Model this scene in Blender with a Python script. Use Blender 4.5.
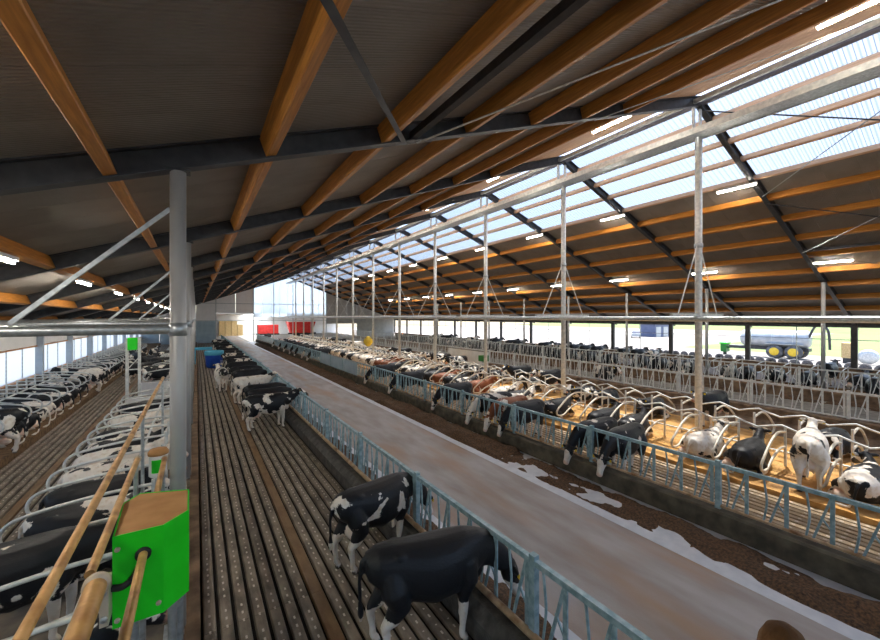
import bpy, bmesh, math, random
from mathutils import Vector, Matrix, noise as mnoise
R = math.radians
rnd = random.Random(7)
sc = bpy.context.scene
for o in list(bpy.data.objects): bpy.data.objects.remove(o)
col = sc.collection

# ------------------------------------------------------------------ camera, sky, sun, exposure
CAMZ, F, YAW = 4.6, 378.0, R(32.8)
cd = bpy.data.cameras.new('camera'); cam = bpy.data.objects.new('camera', cd); col.objects.link(cam)
cd.sensor_width = 36; cd.lens = F / 880 * 36; cd.shift_y = -3 / 880; cd.clip_end = 2000; cd.clip_start = .05
cam.location = (0, 0, CAMZ); cam.rotation_euler = (R(90), 0, -YAW)
sc.camera = cam
w = bpy.data.worlds.new('sky'); sc.world = w; w.use_nodes = True
nt = w.node_tree; bg = nt.nodes['Background']
sky = nt.nodes.new('ShaderNodeTexSky'); sky.sky_type = 'NISHITA'; sky.sun_disc = False
sky.sun_elevation = R(58); sky.sun_rotation = R(75); sky.air_density = 1.0; sky.dust_density = 1.5; sky.ozone_density = 1.0
nt.links.new(sky.outputs[0], bg.inputs[0]); bg.inputs[1].default_value = 0.26
sd = bpy.data.lights.new('sun', 'SUN'); sd.energy = 9.5; sd.angle = R(1.2); sd.color = (1, .95, .86)
sun = bpy.data.objects.new('sun', sd); col.objects.link(sun)
sun.rotation_euler = Vector((-.30, -.16, -1)).to_track_quat('-Z', 'Y').to_euler()
sc.view_settings.view_transform = 'Standard'; sc.view_settings.look = 'None'
sc.view_settings.gamma = 1; sc.view_settings.use_curve_mapping = False
sc.view_settings.exposure = 1.2
sc.cycles.max_bounces = 8; sc.cycles.diffuse_bounces = 5; sc.cycles.transparent_max_bounces = 12

def bp(x, y, z=0.0):
    """direction of a pixel cut with the level z (what the thing stands on)"""
    Zc = (CAMZ - z) * F / (y - 317.0); c, s = math.cos(YAW), math.sin(YAW)
    X = (x - 196.0) * c * Zc / F
    return X, (Zc - X * s) / c

# ------------------------------------------------------------------ helpers
class MB:
    def __init__(self): self.v = []; self.f = []; self.mi = []; self.sm = []
    def add(self, vs, fs, mi=0, sm=False):
        n = len(self.v); self.v += [tuple(p) for p in vs]
        for q in fs: self.f.append(tuple(n + i for i in q)); self.mi.append(mi); self.sm.append(sm)
        return self
    def box(self, x0, x1, y0, y1, z0, z1, mi=0):
        vs = [(x0,y0,z0),(x1,y0,z0),(x1,y1,z0),(x0,y1,z0),(x0,y0,z1),(x1,y0,z1),(x1,y1,z1),(x0,y1,z1)]
        return self.add(vs, [(3,2,1,0),(4,5,6,7),(0,1,5,4),(1,2,6,5),(2,3,7,6),(3,0,4,7)], mi)
    def bar(self, a, b, w, h, up=(0,0,1), mi=0):
        """box from a to b, w across, h along up"""
        a, b = Vector(a), Vector(b); d = (b - a).normalized(); u = Vector(up)
        s = d.cross(u).normalized(); u = s.cross(d).normalized()
        vs = []
        for p in (a, b):
            for i, j in ((-1,-1),(1,-1),(1,1),(-1,1)): vs.append(p + s*(i*w/2) + u*(j*h/2))
        return self.add(vs, [(3,2,1,0),(4,5,6,7),(0,1,5,4),(1,2,6,5),(2,3,7,6),(3,0,4,7)], mi)
    def tube(self, pts, r, n=8, mi=0, cap=True):
        pts = [Vector(p) for p in pts]; rs = r if isinstance(r, (list, tuple)) else [r]*len(pts)
        vs = []; ref = None
        for i, p in enumerate(pts):
            d = (pts[min(i+1, len(pts)-1)] - pts[max(i-1, 0)]).normalized()
            if ref is None: ref = Vector((0,0,1)) if abs(d.z) < .9 else Vector((1,0,0))
            s = d.cross(ref).normalized(); u = s.cross(d).normalized(); ref = u
            for k in range(n):
                a = 2*math.pi*k/n; vs.append(p + (s*math.cos(a) + u*math.sin(a))*rs[i])
        fs = []
        for i in range(len(pts)-1):
            for k in range(n): fs.append((i*n+k, i*n+(k+1)%n, (i+1)*n+(k+1)%n, (i+1)*n+k))
        self.add(vs, fs, mi, True)
        if cap:
            m = (len(pts)-1)*n
            self.add(vs[:n], [tuple(range(n))[::-1]], mi); self.add(vs[m:], [tuple(range(n))], mi)
        return self
    def lathe(self, prof, n=20, c=(0,0,0), axis='z', mi=0):
        vs = []; c = Vector(c)
        for r, h in prof:
            for k in range(n):
                a = 2*math.pi*k/n; x, y = r*math.cos(a), r*math.sin(a)
                q = {'z': (x, y, h), 'y': (x, h, y), 'x': (h, x, y)}[axis]
                vs.append(c + Vector(q))
        fs = [(i*n+k, i*n+(k+1)%n, (i+1)*n+(k+1)%n, (i+1)*n+k) for i in range(len(prof)-1) for k in range(n)]
        fs += [tuple(range(n))[::-1], tuple(range((len(prof)-1)*n, len(prof)*n))]
        return self.add(vs, fs, mi, True)
    def prism(self, poly, z0, z1, mi=0):
        n = len(poly)
        vs = [(x, y, z0) for x, y in poly] + [(x, y, z1) for x, y in poly]
        return self.add(vs, [tuple(range(n))[::-1], tuple(range(n, 2*n))] + [(i, (i+1)%n, n+(i+1)%n, n+i) for i in range(n)], mi)
    def mesh(self, name, mats):
        me = bpy.data.meshes.new(name); me.from_pydata(self.v, [], self.f)
        for m in (mats if isinstance(mats, (list, tuple)) else [mats]): me.materials.append(m)
        me.polygons.foreach_set('material_index', self.mi); me.polygons.foreach_set('use_smooth', self.sm)
        me.update()
        bm = bmesh.new(); bm.from_mesh(me); bmesh.ops.recalc_face_normals(bm, faces=bm.faces); bm.to_mesh(me); bm.free()
        return me
def put(name, me, parent=None, loc=(0,0,0), rz=0.0, scale=None):
    o = bpy.data.objects.new(name, me); col.objects.link(o); o.location = loc; o.rotation_euler = (0, 0, rz)
    if scale: o.scale = scale
    if parent: o.parent = parent
    return o
def obj(name, mb, m, parent=None, **k): return put(name, mb.mesh(name, m), parent, **k)
def tag(o, label, cat, group=None):
    o['label'] = label; o['category'] = cat
    if group: o['group'] = group
    return o
def struct(o, label=None):
    o['kind'] = 'structure'
    if label: o['label'] = label
    return o
def thing(name, label, cat, loc=(0,0,0), rz=0.0, group=None):
    return tag(put(name, None, None, loc, rz), label, cat, group)
def bez(pts, n=4):
    pts = [Vector(p) for p in pts]; out = []
    for i in range(len(pts)-1):
        p0, p1, p2, p3 = pts[max(i-1,0)], pts[i], pts[i+1], pts[min(i+2,len(pts)-1)]
        for k in range(n):
            t = k/n; out.append(.5*((2*p1)+(p2-p0)*t+(2*p0-5*p1+4*p2-p3)*t*t+(3*p1-p0-3*p2+p3)*t**3))
    return out + [pts[-1]]
ONES = 'first second third fourth fifth sixth seventh eighth ninth tenth eleventh twelfth thirteenth fourteenth fifteenth sixteenth seventeenth eighteenth nineteenth'.split()
TENS = {2:('twentieth','twenty'),3:('thirtieth','thirty'),4:('fortieth','forty'),5:('fiftieth','fifty'),6:('sixtieth','sixty'),7:('seventieth','seventy'),8:('eightieth','eighty'),9:('ninetieth','ninety')}
def nth(k):   # 1-based
    if k < 20: return ONES[k-1]
    t, u = divmod(k, 10); return TENS[t][0] if u == 0 else TENS[t][1] + '-' + ONES[u-1]

# ------------------------------------------------------------------ materials
def mat(name, c, rough=.6, metal=0.0, c2=None, scale=6.0, stretch=(1,1,1), bump=0.0, bscale=None, detail=4, lo=.35, hi=.65, coord='Object', c3=None, scale3=1.0, spec=.5, rand=0.0):
    m = bpy.data.materials.new(name); m.use_nodes = True; t = m.node_tree; b = t.nodes['Principled BSDF']
    b.inputs['Roughness'].default_value = rough; b.inputs['Metallic'].default_value = metal; b.inputs['Specular IOR Level'].default_value = spec
    b.inputs['Base Color'].default_value = (*c, 1)
    if c2 is None and not bump: return m
    tc = t.nodes.new('ShaderNodeTexCoord'); mp = t.nodes.new('ShaderNodeMapping'); mp.inputs['Scale'].default_value = stretch
    t.links.new(tc.outputs[coord], mp.inputs[0]); vec = mp.outputs[0]
    if rand:
        oi = t.nodes.new('ShaderNodeObjectInfo'); vm = t.nodes.new('ShaderNodeVectorMath'); vm.operation = 'ADD'
        ml = t.nodes.new('ShaderNodeMath'); ml.operation = 'MULTIPLY'; ml.inputs[1].default_value = rand
        t.links.new(oi.outputs['Random'], ml.inputs[0]); t.links.new(vec, vm.inputs[0]); t.links.new(ml.outputs[0], vm.inputs[1]); vec = vm.outputs[0]
    def nz(s, d):
        n = t.nodes.new('ShaderNodeTexNoise'); n.inputs['Scale'].default_value = s; n.inputs['Detail'].default_value = d
        t.links.new(vec, n.inputs['Vector']); return n
    if c2 is not None:
        n = nz(scale, detail); r = t.nodes.new('ShaderNodeValToRGB'); r.color_ramp.elements[0].position = lo; r.color_ramp.elements[1].position = hi
        r.color_ramp.elements[0].color = (*c, 1); r.color_ramp.elements[1].color = (*c2, 1)
        t.links.new(n.outputs[0], r.inputs[0]); out = r.outputs[0]
        if c3 is not None:
            n3 = nz(scale3, 3); r3 = t.nodes.new('ShaderNodeValToRGB'); r3.color_ramp.elements[0].position = .5; r3.color_ramp.elements[1].position = .68
            t.links.new(n3.outputs[0], r3.inputs[0]); mx = t.nodes.new('ShaderNodeMixRGB'); mx.inputs[2].default_value = (*c3, 1)
            t.links.new(r3.outputs[0], mx.inputs[0]); t.links.new(out, mx.inputs[1]); out = mx.outputs[0]
        t.links.new(out, b.inputs['Base Color'])
    if bump:
        n2 = nz(bscale or scale*3, 4); bu = t.nodes.new('ShaderNodeBump'); bu.inputs['Strength'].default_value = bump; bu.inputs['Distance'].default_value = .03
        t.links.new(n2.outputs[0], bu.inputs['Height']); t.links.new(bu.outputs[0], b.inputs['Normal'])
    return m
def wave_bump(m, scale, axis='Y', strength=.5, dist=.01):
    t = m.node_tree; b = t.nodes['Principled BSDF']; tc = t.nodes.new('ShaderNodeTexCoord')
    wv = t.nodes.new('ShaderNodeTexWave'); wv.wave_type = 'BANDS'; wv.bands_direction = axis; wv.wave_profile = 'SIN'; wv.inputs['Scale'].default_value = scale
    bu = t.nodes.new('ShaderNodeBump'); bu.inputs['Strength'].default_value = strength; bu.inputs['Distance'].default_value = dist
    t.links.new(tc.outputs['Object'], wv.inputs[0]); t.links.new(wv.outputs['Fac'], bu.inputs['Height']); t.links.new(bu.outputs[0], b.inputs['Normal'])
    return m
M = {}
M['galv'] = mat('galvanised', (.42,.46,.48), .38, .75, (.60,.64,.66), 14, detail=6)
M['galv_blue'] = mat('galvanised_blue', (.20,.33,.38), .45, .35, (.40,.55,.60), 9, detail=6, rand=5)
M['galv_white'] = mat('galvanised_pale', (.56,.58,.57), .5, .25, (.78,.78,.74), 8)
M['column'] = mat('painted_column', (.40,.40,.395), .45, .25, (.50,.50,.49), 3, (1,1,.3))
M['rafter'] = mat('dark_steel', (.035,.037,.042), .5, .3, (.06,.062,.066), 5)
M['wood'] = mat('glulam', (.40,.145,.016), .5, 0, (.60,.25,.04), 4, (8,.5,8), rand=9, c3=(.42,.17,.03), scale3=3)
M['pale_wood'] = mat('pale_boards', (.66,.40,.24), .6, 0, (.80,.55,.36), 3, (8,.5,8), rand=9)
M['ceil'] = wave_bump(mat('sandwich_panel', (.21,.19,.165), .55, 0, (.26,.235,.205), 1.2, rand=4), 6.0, 'Y', .9, .012)
M['white_sheet'] = mat('white_sheet', (.86,.86,.86), .5, 0, (.92,.92,.92), 1.5)
M['blue_sheet'] = mat('pale_blue_sheet', (.36,.48,.58), .55, 0, (.46,.58,.66), 1.5)
M['grey_sheet'] = mat('grey_sheet', (.44,.44,.43), .6, 0, (.52,.52,.50), 1.5)
M['conc'] = mat('concrete', (.17,.16,.14), .8, 0, (.30,.28,.25), 3, bump=.3, detail=8)
M['curb'] = mat('dirty_kerb', (.035,.032,.03), .6, 0, (.10,.095,.085), 5, bump=.5, bscale=25, detail=8)
M['curb_brown'] = mat('brown_kerb', (.11,.065,.035), .75, 0, (.25,.16,.09), 3, bump=.3, detail=8)
M['road'] = mat('feed_table', (.42,.395,.39), .5, 0, (.30,.255,.225), 1.3, (1.7,.45,1), bump=.15, bscale=30, detail=10, c3=(.36,.235,.15), scale3=.5)
M['road_edge'] = mat('feed_table_edge', (.62,.66,.72), .55, 0, (.74,.77,.82), 4, bump=.1, detail=6)
M['feed'] = mat('feed', (.040,.022,.011), .9, 0, (.17,.092,.042), 22, bump=1, bscale=40, detail=8)
M['bedding'] = mat('sawdust', (.54,.27,.07), .95, 0, (.68,.40,.14), 5, bump=.7, bscale=18, detail=8, c3=(.36,.20,.08), scale3=1.2)
M['mud'] = mat('dirty_edge', (.10,.055,.025), .9, 0, (.24,.14,.06), 7, bump=.8, bscale=22, detail=8)
M['platform'] = mat('rubber_mat', (.10,.085,.07), .8, 0, (.22,.18,.13), 3, bump=.3)
M['gravel'] = mat('gravel', (.135,.125,.12), .95, 0, (.19,.175,.165), 3, bump=.3)
M['grass'] = mat('grass', (.065,.10,.02), .95, 0, (.09,.13,.03), .2)
M['tan_pipe'] = mat('tan_pipe', (.55,.30,.09), .45, .2, (.72,.44,.17), 6, (1,1,1), c3=(.34,.16,.05), scale3=4)
M['tan_rail'] = mat('tan_rail', (.42,.27,.15), .5, .2, (.58,.42,.27), 5, c3=(.25,.13,.06), scale3=4)
M['green'] = mat('bright_green', (.010,.72,.012), .35, 0, (.015,.80,.02), 3)
M['green_dark'] = mat('dark_green', (.01,.16,.02), .5)
M['lid'] = mat('brown_board', (.46,.22,.07), .7, 0, (.54,.28,.10), 5)
M['bracket'] = mat('beige_bracket', (.55,.46,.34), .5, .2, (.66,.57,.45), 6)
M['rust'] = mat('rust', (.10,.045,.012), .85, 0, (.22,.10,.03), 8, bump=.4)
M['black'] = mat('black_rubber', (.015,.015,.016), .7, 0, (.03,.03,.03), 8)
M['tyre'] = mat('tyre_grey', (.06,.06,.065), .85, 0, (.16,.16,.16), 3, bump=.3)
M['yellow'] = mat('yellow', (.75,.48,.02), .5, 0, (.85,.58,.05), 4)
M['red'] = mat('red_paint', (.60,.02,.02), .45, 0, (.70,.05,.04), 2)
M['blue'] = mat('blue_plastic', (.01,.07,.45), .45, 0, (.015,.10,.55), 3)
M['cyan'] = mat('light_blue_paint', (.06,.36,.55), .5, 0, (.10,.44,.62), 3)
M['tank'] = mat('tank_silver', (.34,.37,.40), .35, .2, (.44,.47,.50), 2)
M['straw'] = mat('straw', (.50,.34,.14), .95, 0, (.68,.50,.26), 8, bump=.6)
M['navy'] = mat('dark_blue_cladding', (.08,.10,.18), .6, 0, (.11,.13,.22), 1)
M['white_paint'] = mat('white_wall', (.76,.75,.73), .7, 0, (.88,.87,.85), 2.2, bump=.1)
M['leaf'] = mat('leaf', (.10,.20,.04), .8, 0, (.22,.36,.09), 2)
M['eye'] = mat('eye', (.01,.008,.006), .15)
M['tagy'] = mat('ear_tag_yellow', (.85,.60,.02), .5)
def lampmat():
    m = bpy.data.materials.new('lamp_tube'); m.use_nodes = True; b = m.node_tree.nodes['Principled BSDF']
    b.inputs['Base Color'].default_value = (.9,.9,.9,1); b.inputs['Emission Color'].default_value = (1,.93,.82,1); b.inputs['Emission Strength'].default_value = 95
    return m
M['tube'] = lampmat()
def skymat(name, tint, tr):
    m = bpy.data.materials.new(name); m.use_nodes = True; t = m.node_tree; t.nodes.remove(t.nodes['Principled BSDF'])
    out = t.nodes['Material Output']; a = t.nodes.new('ShaderNodeBsdfTranslucent'); b = t.nodes.new('ShaderNodeBsdfTransparent'); mx = t.nodes.new('ShaderNodeMixShader')
    a.inputs[0].default_value = (*tint, 1); b.inputs[0].default_value = (.95,.97,1,1); mx.inputs[0].default_value = tr
    t.links.new(a.outputs[0], mx.inputs[1]); t.links.new(b.outputs[0], mx.inputs[2])
    lw = t.nodes.new('ShaderNodeLayerWeight'); lw.inputs[0].default_value = .5; mt = t.nodes.new('ShaderNodeMath'); mt.operation = 'MULTIPLY_ADD'   # a slanting path through the sheet is longer: less clear
    mt.inputs[1].default_value = -tr*.9; mt.inputs[2].default_value = tr; t.links.new(lw.outputs['Facing'], mt.inputs[0]); t.links.new(mt.outputs[0], mx.inputs[0]); t.links.new(mx.outputs[0], out.inputs[0])
    return m
M['rooflight'] = skymat('translucent_rooflight', (.075,.095,.13), .27)
M['end_film'] = skymat('translucent_wall_sheet', (.55,.60,.66), .06)
M['curtain'] = skymat('window_film', (.85,.88,.88), .85)
def slatmat(name, a, b_, glint_dots=True):
    m = mat(name, a, .42, 0, b_, 2.2, (3,1,1), bump=.25, bscale=30, detail=8, rand=11)
    if glint_dots:
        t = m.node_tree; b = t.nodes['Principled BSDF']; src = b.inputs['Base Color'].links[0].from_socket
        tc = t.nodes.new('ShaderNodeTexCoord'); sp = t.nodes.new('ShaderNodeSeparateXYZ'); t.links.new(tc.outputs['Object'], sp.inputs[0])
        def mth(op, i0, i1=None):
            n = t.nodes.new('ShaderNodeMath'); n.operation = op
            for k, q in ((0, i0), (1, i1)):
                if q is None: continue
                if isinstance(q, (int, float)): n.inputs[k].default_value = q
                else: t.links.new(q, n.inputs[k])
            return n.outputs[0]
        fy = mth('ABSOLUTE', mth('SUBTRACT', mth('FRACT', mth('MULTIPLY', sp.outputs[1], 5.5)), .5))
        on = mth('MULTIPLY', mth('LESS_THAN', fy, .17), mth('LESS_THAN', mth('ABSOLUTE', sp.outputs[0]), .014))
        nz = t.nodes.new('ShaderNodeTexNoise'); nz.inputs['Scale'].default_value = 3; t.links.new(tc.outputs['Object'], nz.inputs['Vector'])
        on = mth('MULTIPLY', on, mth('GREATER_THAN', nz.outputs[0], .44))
        mx = t.nodes.new('ShaderNodeMixRGB'); mx.inputs[2].default_value = (.66,.60,.52,1)  # pale dots: wet reflections at the slots, painted into the base colour
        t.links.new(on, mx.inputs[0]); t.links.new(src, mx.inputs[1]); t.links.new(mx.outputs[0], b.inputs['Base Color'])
    return m
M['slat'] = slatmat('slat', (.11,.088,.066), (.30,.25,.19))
M['slat_brown'] = slatmat('slat_brown', (.16,.085,.035), (.24,.15,.07), False)
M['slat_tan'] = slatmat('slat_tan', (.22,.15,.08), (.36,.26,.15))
M['groove'] = mat('slat_gap', (.006,.005,.004), .8)
def cowmat():
    m = bpy.data.materials.new('cow_hide'); m.use_nodes = True; t = m.node_tree; b = t.nodes['Principled BSDF']; b.inputs['Roughness'].default_value = .5; b.inputs['Specular IOR Level'].default_value = .35
    N = t.nodes.new; L = t.links.new
    tc = N('ShaderNodeTexCoord'); oi = N('ShaderNodeObjectInfo'); sp = N('ShaderNodeSeparateColor'); L(oi.outputs['Color'], sp.inputs[0])
    ml = N('ShaderNodeMath'); ml.operation = 'MULTIPLY'; ml.inputs[1].default_value = 80; L(oi.outputs['Random'], ml.inputs[0])
    ad = N('ShaderNodeVectorMath'); ad.operation = 'ADD'; L(tc.outputs['Object'], ad.inputs[0]); L(ml.outputs[0], ad.inputs[1])
    nz = N('ShaderNodeTexNoise'); nz.inputs['Scale'].default_value = 1.9; nz.inputs['Detail'].default_value = 5; nz.inputs['Roughness'].default_value = .55; nz.inputs['Distortion'].default_value = .4; L(ad.outputs[0], nz.inputs['Vector'])
    at = N('ShaderNodeAttribute'); at.attribute_name = 'zones'; az = N('ShaderNodeSeparateColor'); L(at.outputs['Color'], az.inputs[0])
    s1 = N('ShaderNodeMath'); s1.operation = 'ADD'; L(nz.outputs[0], s1.inputs[0])
    wb = N('ShaderNodeMath'); wb.operation = 'MULTIPLY'; wb.inputs[1].default_value = .5; L(az.outputs[0], wb.inputs[0]); L(wb.outputs[0], s1.inputs[1])
    s2 = N('ShaderNodeMath'); s2.operation = 'ADD'; L(s1.outputs[0], s2.inputs[0]); L(sp.outputs[0], s2.inputs[1])   # + whiteness
    rp = N('ShaderNodeValToRGB'); rp.color_ramp.elements[0].position = .985; rp.color_ramp.elements[1].position = 1.0
    sb = N('ShaderNodeMath'); sb.operation = 'ADD'; sb.inputs[1].default_value = 0.0; L(s2.outputs[0], sb.inputs[0]); L(sb.outputs[0], rp.inputs[0])
    dk = N('ShaderNodeMixRGB'); dk.inputs[1].default_value = (.010,.011,.014,1); dk.inputs[2].default_value = (.22,.065,.02,1); L(sp.outputs[1], dk.inputs[0])
    fn = N('ShaderNodeTexNoise'); fn.inputs['Scale'].default_value = 9; L(ad.outputs[0], fn.inputs['Vector'])
    wh = N('ShaderNodeMixRGB'); wh.inputs[1].default_value = (.80,.74,.66,1); wh.inputs[2].default_value = (.62,.50,.36,1)
    fr = N('ShaderNodeValToRGB'); fr.color_ramp.elements[0].position = .5; fr.color_ramp.elements[1].position = .8; L(fn.outputs[0], fr.inputs[0]); L(fr.outputs[0], wh.inputs[0])
    mx = N('ShaderNodeMixRGB'); L(rp.outputs[0], mx.inputs[0]); L(dk.outputs[0], mx.inputs[1]); L(wh.outputs[0], mx.inputs[2])
    mp = N('ShaderNodeMixRGB'); mp.inputs[2].default_value = (.72,.40,.28,1); L(az.outputs[1], mp.inputs[0]); L(mx.outputs[0], mp.inputs[1])
    mh = N('ShaderNodeMixRGB'); mh.inputs[2].default_value = (.06,.045,.035,1); L(az.outputs[2], mh.inputs[0]); L(mp.outputs[0], mh.inputs[1])
    L(mh.outputs[0], b.inputs['Base Color'])
    mpg = N('ShaderNodeMapping'); mpg.inputs['Scale'].default_value = (25, 70, 40); L(ad.outputs[0], mpg.inputs[0]); fu = N('ShaderNodeTexNoise'); fu.inputs['Scale'].default_value = 1; fu.inputs['Detail'].default_value = 4; L(mpg.outputs[0], fu.inputs['Vector'])
    bu = N('ShaderNodeBump'); bu.inputs['Strength'].default_value = .35; bu.inputs['Distance'].default_value = .012; L(fu.outputs[0], bu.inputs['Height']); L(bu.outputs[0], b.inputs['Normal'])
    return m
M['cow'] = cowmat()

# ------------------------------------------------------------------ dimensions of the barn (metres)
Y0, BAY, NB = 0.44, 6.0, 13            # rafter lines at Y0 + k*BAY
YB = Y0 - 12                            # wall behind the camera
YE = Y0 + NB*BAY                        # far gable
XR, TP = 15.3, .36                      # ridge, roof slope
XL, XW = -7.6, 38.2                     # side walls
EAL, EAR = -8.3, 38.9
ang = math.atan(TP)
def zroof(x): return 12.23 - TP*abs(x - XR)      # underside of the rafters
KB = range(-2, NB)                      # bays
YS = 78.0 + 12

# ------------------------------------------------------------------ ground, floors
g = MB(); g.box(-60, -8.3, -60, 160, -.4, -.02); g.box(39, 62, -60, 160, -.4, -.02); g.box(62, 150, 29, 160, -.4, -.02); g.box(-8.3, 39, YE+.3, 160, -.4, -.02); g.box(-8.3,39,-60,YB,-.4,-.02)
struct(obj('ground_yard', g, M['gravel']), 'pale gravel yard around the barn')
g = MB(); g.add([(62,-120,-.03),(62,29,-.03),(150,29,-.03),(150,160,-.03),(260,160,5),(260,-120,5),(150,-120,-.03)], [(0,1,2,6),(6,2,3,4,5)]); g.add([(-60,-120,-.03),(-60,260,-.03),(-260,260,6),(-260,-120,6)], [(0,1,2,3)])
struct(obj('ground_meadow', g, M['grass']), 'bright green meadow beyond the yard')

fl = MB(); fl.box(-8.3, 39, YB, YE+.3, -.4, -.06)
floor = struct(obj('floor', fl, M['groove']), 'dark gaps between the floor slats')
Lb = BAY
def slat_mesh(wd, m):
    b = MB(); x = wd/2
    pr = [(-x, -.05), (-x+.012, -.006), (-x+.022, 0), (x-.022, 0), (x-.012, -.006), (x, -.05)]
    vs = [(px, -Lb/2, pz) for px, pz in pr] + [(px, Lb/2-.006, pz) for px, pz in pr]
    n = len(pr); b.add(vs, [(i, i+1, n+i+1, n+i) for i in range(n-1)] + [(0, n, 2*n-1, n-1), tuple(range(n)), tuple(range(n, 2*n))[::-1]])
    return b.mesh('slat', m)
def alley(x0, x1, n, special, m):
    pitch = (x1-x0)/n; sm = slat_mesh(pitch-.045, m); sb = slat_mesh(pitch-.01, M['slat_brown'])
    for k in range(-1, NB):
        for i in range(n): put('slat', sb if i in special else sm, floor, (x0+pitch*(i+.5), Y0+BAY*(k+.5), 0))
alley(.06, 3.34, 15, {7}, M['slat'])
alley(-5.0, -2.72, 11, {6}, M['slat'])
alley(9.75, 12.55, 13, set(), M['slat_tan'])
f = MB(); f.box(18.45, 21.4, YB, YE, -.06, 0); struct(obj('floor_alley_right', f, M['curb_brown']), 'brown walking alley right of the centre stalls')
f = MB(); f.box(29.0, 33.0, YB, YE, -.06, 0); struct(obj('floor_alley_far', f, M['platform']), 'dark walking alley by the open side')

# feed tables
f = MB(); f.box(4.62, 7.86, YB, YE+30, -.06, .0); struct(obj('floor_feed_table', f, M['road']), 'worn grey brown concrete feed passage')
f = MB(); f.box(3.9, 4.62, YB, YE, -.06, .002); f.box(7.86, 9.4, YB, YE, -.06, .002); struct(obj('floor_feed_edge', f, M['road_edge']), 'white coated concrete strips beside the passage')
f = MB(); f.box(22.1, 28.3, YB, YE, -.06, .1); struct(obj('floor_feed_table_far', f, M['conc']), 'grey concrete feed table between the far fences')
def curb(name, x0, x1, z1, m, label, bev=.06, z0=-.05):
    b = MB(); pr = [(x0, z0), (x0, z1-bev), (x0+bev, z1), (x1-bev, z1), (x1, z1-bev), (x1, z0)]
    n = len(pr); ys = [YB, YE]
    vs = [(px, y, pz) for y in ys for px, pz in pr]
    b.add(vs, [(i, i+1, n+i+1, n+i) for i in range(n-1)] + [tuple(range(n)), tuple(range(n, 2*n))])
    return struct(obj(name, b, m), label)
curb('trim_1', 3.36, 3.92, .40, M['curb'], 'dark wet kerb under the near feed fence', .14)
curb('trim_2', 9.32, 9.72, .46, mat('dark_kerb', (.055,.048,.036), .8, 0, (.15,.13,.09), 3, bump=.4, detail=8), 'stained concrete kerb under the second feed fence', .04)
curb('trim_3', 21.4, 22.1, .55, M['curb_brown'], 'brown kerb under the third feed fence', .04)
curb('trim_4', 28.2, 29.0, .62, M['curb_brown'], 'brown kerb under the fourth feed fence', .04)
# stall platforms
def platform(name, x0, x1, m, label, z=.24, edge=None):
    b = MB(); nx = 14; ny = 260; ys = [YB+(YE-YB)*j/ny for j in range(ny+1)]
    vs = []; fs = []
    for y in ys:
        for i in range(nx+1):
            x = x0+(x1-x0)*i/nx
            dz = .035*mnoise.noise(Vector((x*1.1, y*1.1, 3))) + .02*mnoise.noise(Vector((x*3, y*3, 9)))
            vs.append((x, y, z+dz))
    for j in range(ny):
        for i in range(nx): a = j*(nx+1)+i; fs.append((a, a+1, a+nx+2, a+nx+1))
    b.add(vs, fs, 0, True)
    n = len(b.v)
    for i, e in ((0, x0), (nx, x1)):
        for j in range(ny):
            a = j*(nx+1)+i; q = (j+1)*(nx+1)+i
            b.add([vs[a], vs[q], (e, ys[j+1], -.06), (e, ys[j], -.06)], [(0,1,2,3)], 1)
    return struct(obj(name, b, [m, edge or M['mud']]), label)
platform('floor_stall_left', -7.5, -5.0, M['mud'], 'dark brown stall bed along the left wall')
platform('floor_stall_middle', -2.72, -.05, M['platform'], 'stall bed under the near column row')
platform('floor_stall_centre', 12.55, 18.45, M['bedding'], 'sawdust bedding of the centre stalls', .12, M['bedding'])
platform('floor_stall_right', 33.0, 38.0, M['platform'], 'stall bed along the open right side')
b = MB(); b.box(-.14, .05, YB, YE, -.06, .27); struct(obj('trim_5', b, M['curb_brown']), 'brown edge between the stalls and the slatted alley')

# ------------------------------------------------------------------ roof
def roofpt(x, up=0.0):   # point above the rafter underside, measured square to the roof
    s = 1 if x < XR else -1
    return x - s*math.sin(ang)*up, zroof(x) + math.cos(ang)*up
RD = .34
ceil_l = struct(put('ceiling_left', None), 'dark panelled left roof slope with orange timber purlins')
ceil_r = struct(put('ceiling_right', None), 'dark panelled right roof slope with orange timber purlins')
def rafter_mesh(side):
    b = MB(); xe = EAL if side < 0 else EAR
    a = Vector((xe, 0, zroof(xe))); r = Vector((XR, 0, zroof(XR))); d = (r-a).normalized()
    up = Vector((-d.z, 0, d.x)) if side < 0 else Vector((d.z, 0, -d.x))
    if up.z < 0: up = -up
    for off, h, wd in ((.012, .024, .2), (RD/2, RD, .02), (RD-.012, .024, .2)):
        b.bar(a+up*off, r+up*off, wd, h, up)
    return b.mesh('rafter', M['rafter'])
rl, rr = rafter_mesh(-1), rafter_mesh(1)
for k in range(-2, NB+1):
    put('rafter', rl, ceil_l, (0, Y0+k*BAY, 0)); put('rafter', rr, ceil_r, (0, Y0+k*BAY, 0))
PX = [-6.75, -4.8, -2.85, -.92, 1.0, 2.95, 4.88, 6.82, 8.75, 10.7]
def purlin_mesh(side, m, wd=.15, hh=.30, L=BAY-.03):
    b = MB(); s = -side*ang; cx, cz = math.cos(ang), math.sin(ang)
    ex = Vector((cx, 0, cz if side < 0 else -cz)); ez = Vector((-ex.z, 0, ex.x)); bv = .012
    pr = [(-wd/2, bv), (-wd/2+bv, 0), (wd/2-bv, 0), (wd/2, bv), (wd/2, hh), (-wd/2, hh)]
    n = 6; vs = [ex*u+ez*v+Vector((0, y, 0)) for y in (-L/2, L/2) for u, v in pr]
    b.add(vs, [(i, (i+1)%n, n+(i+1)%n, n+i) for i in range(n)] + [tuple(range(n)), tuple(range(n, 2*n))])
    return b.mesh('purlin', m)
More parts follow.
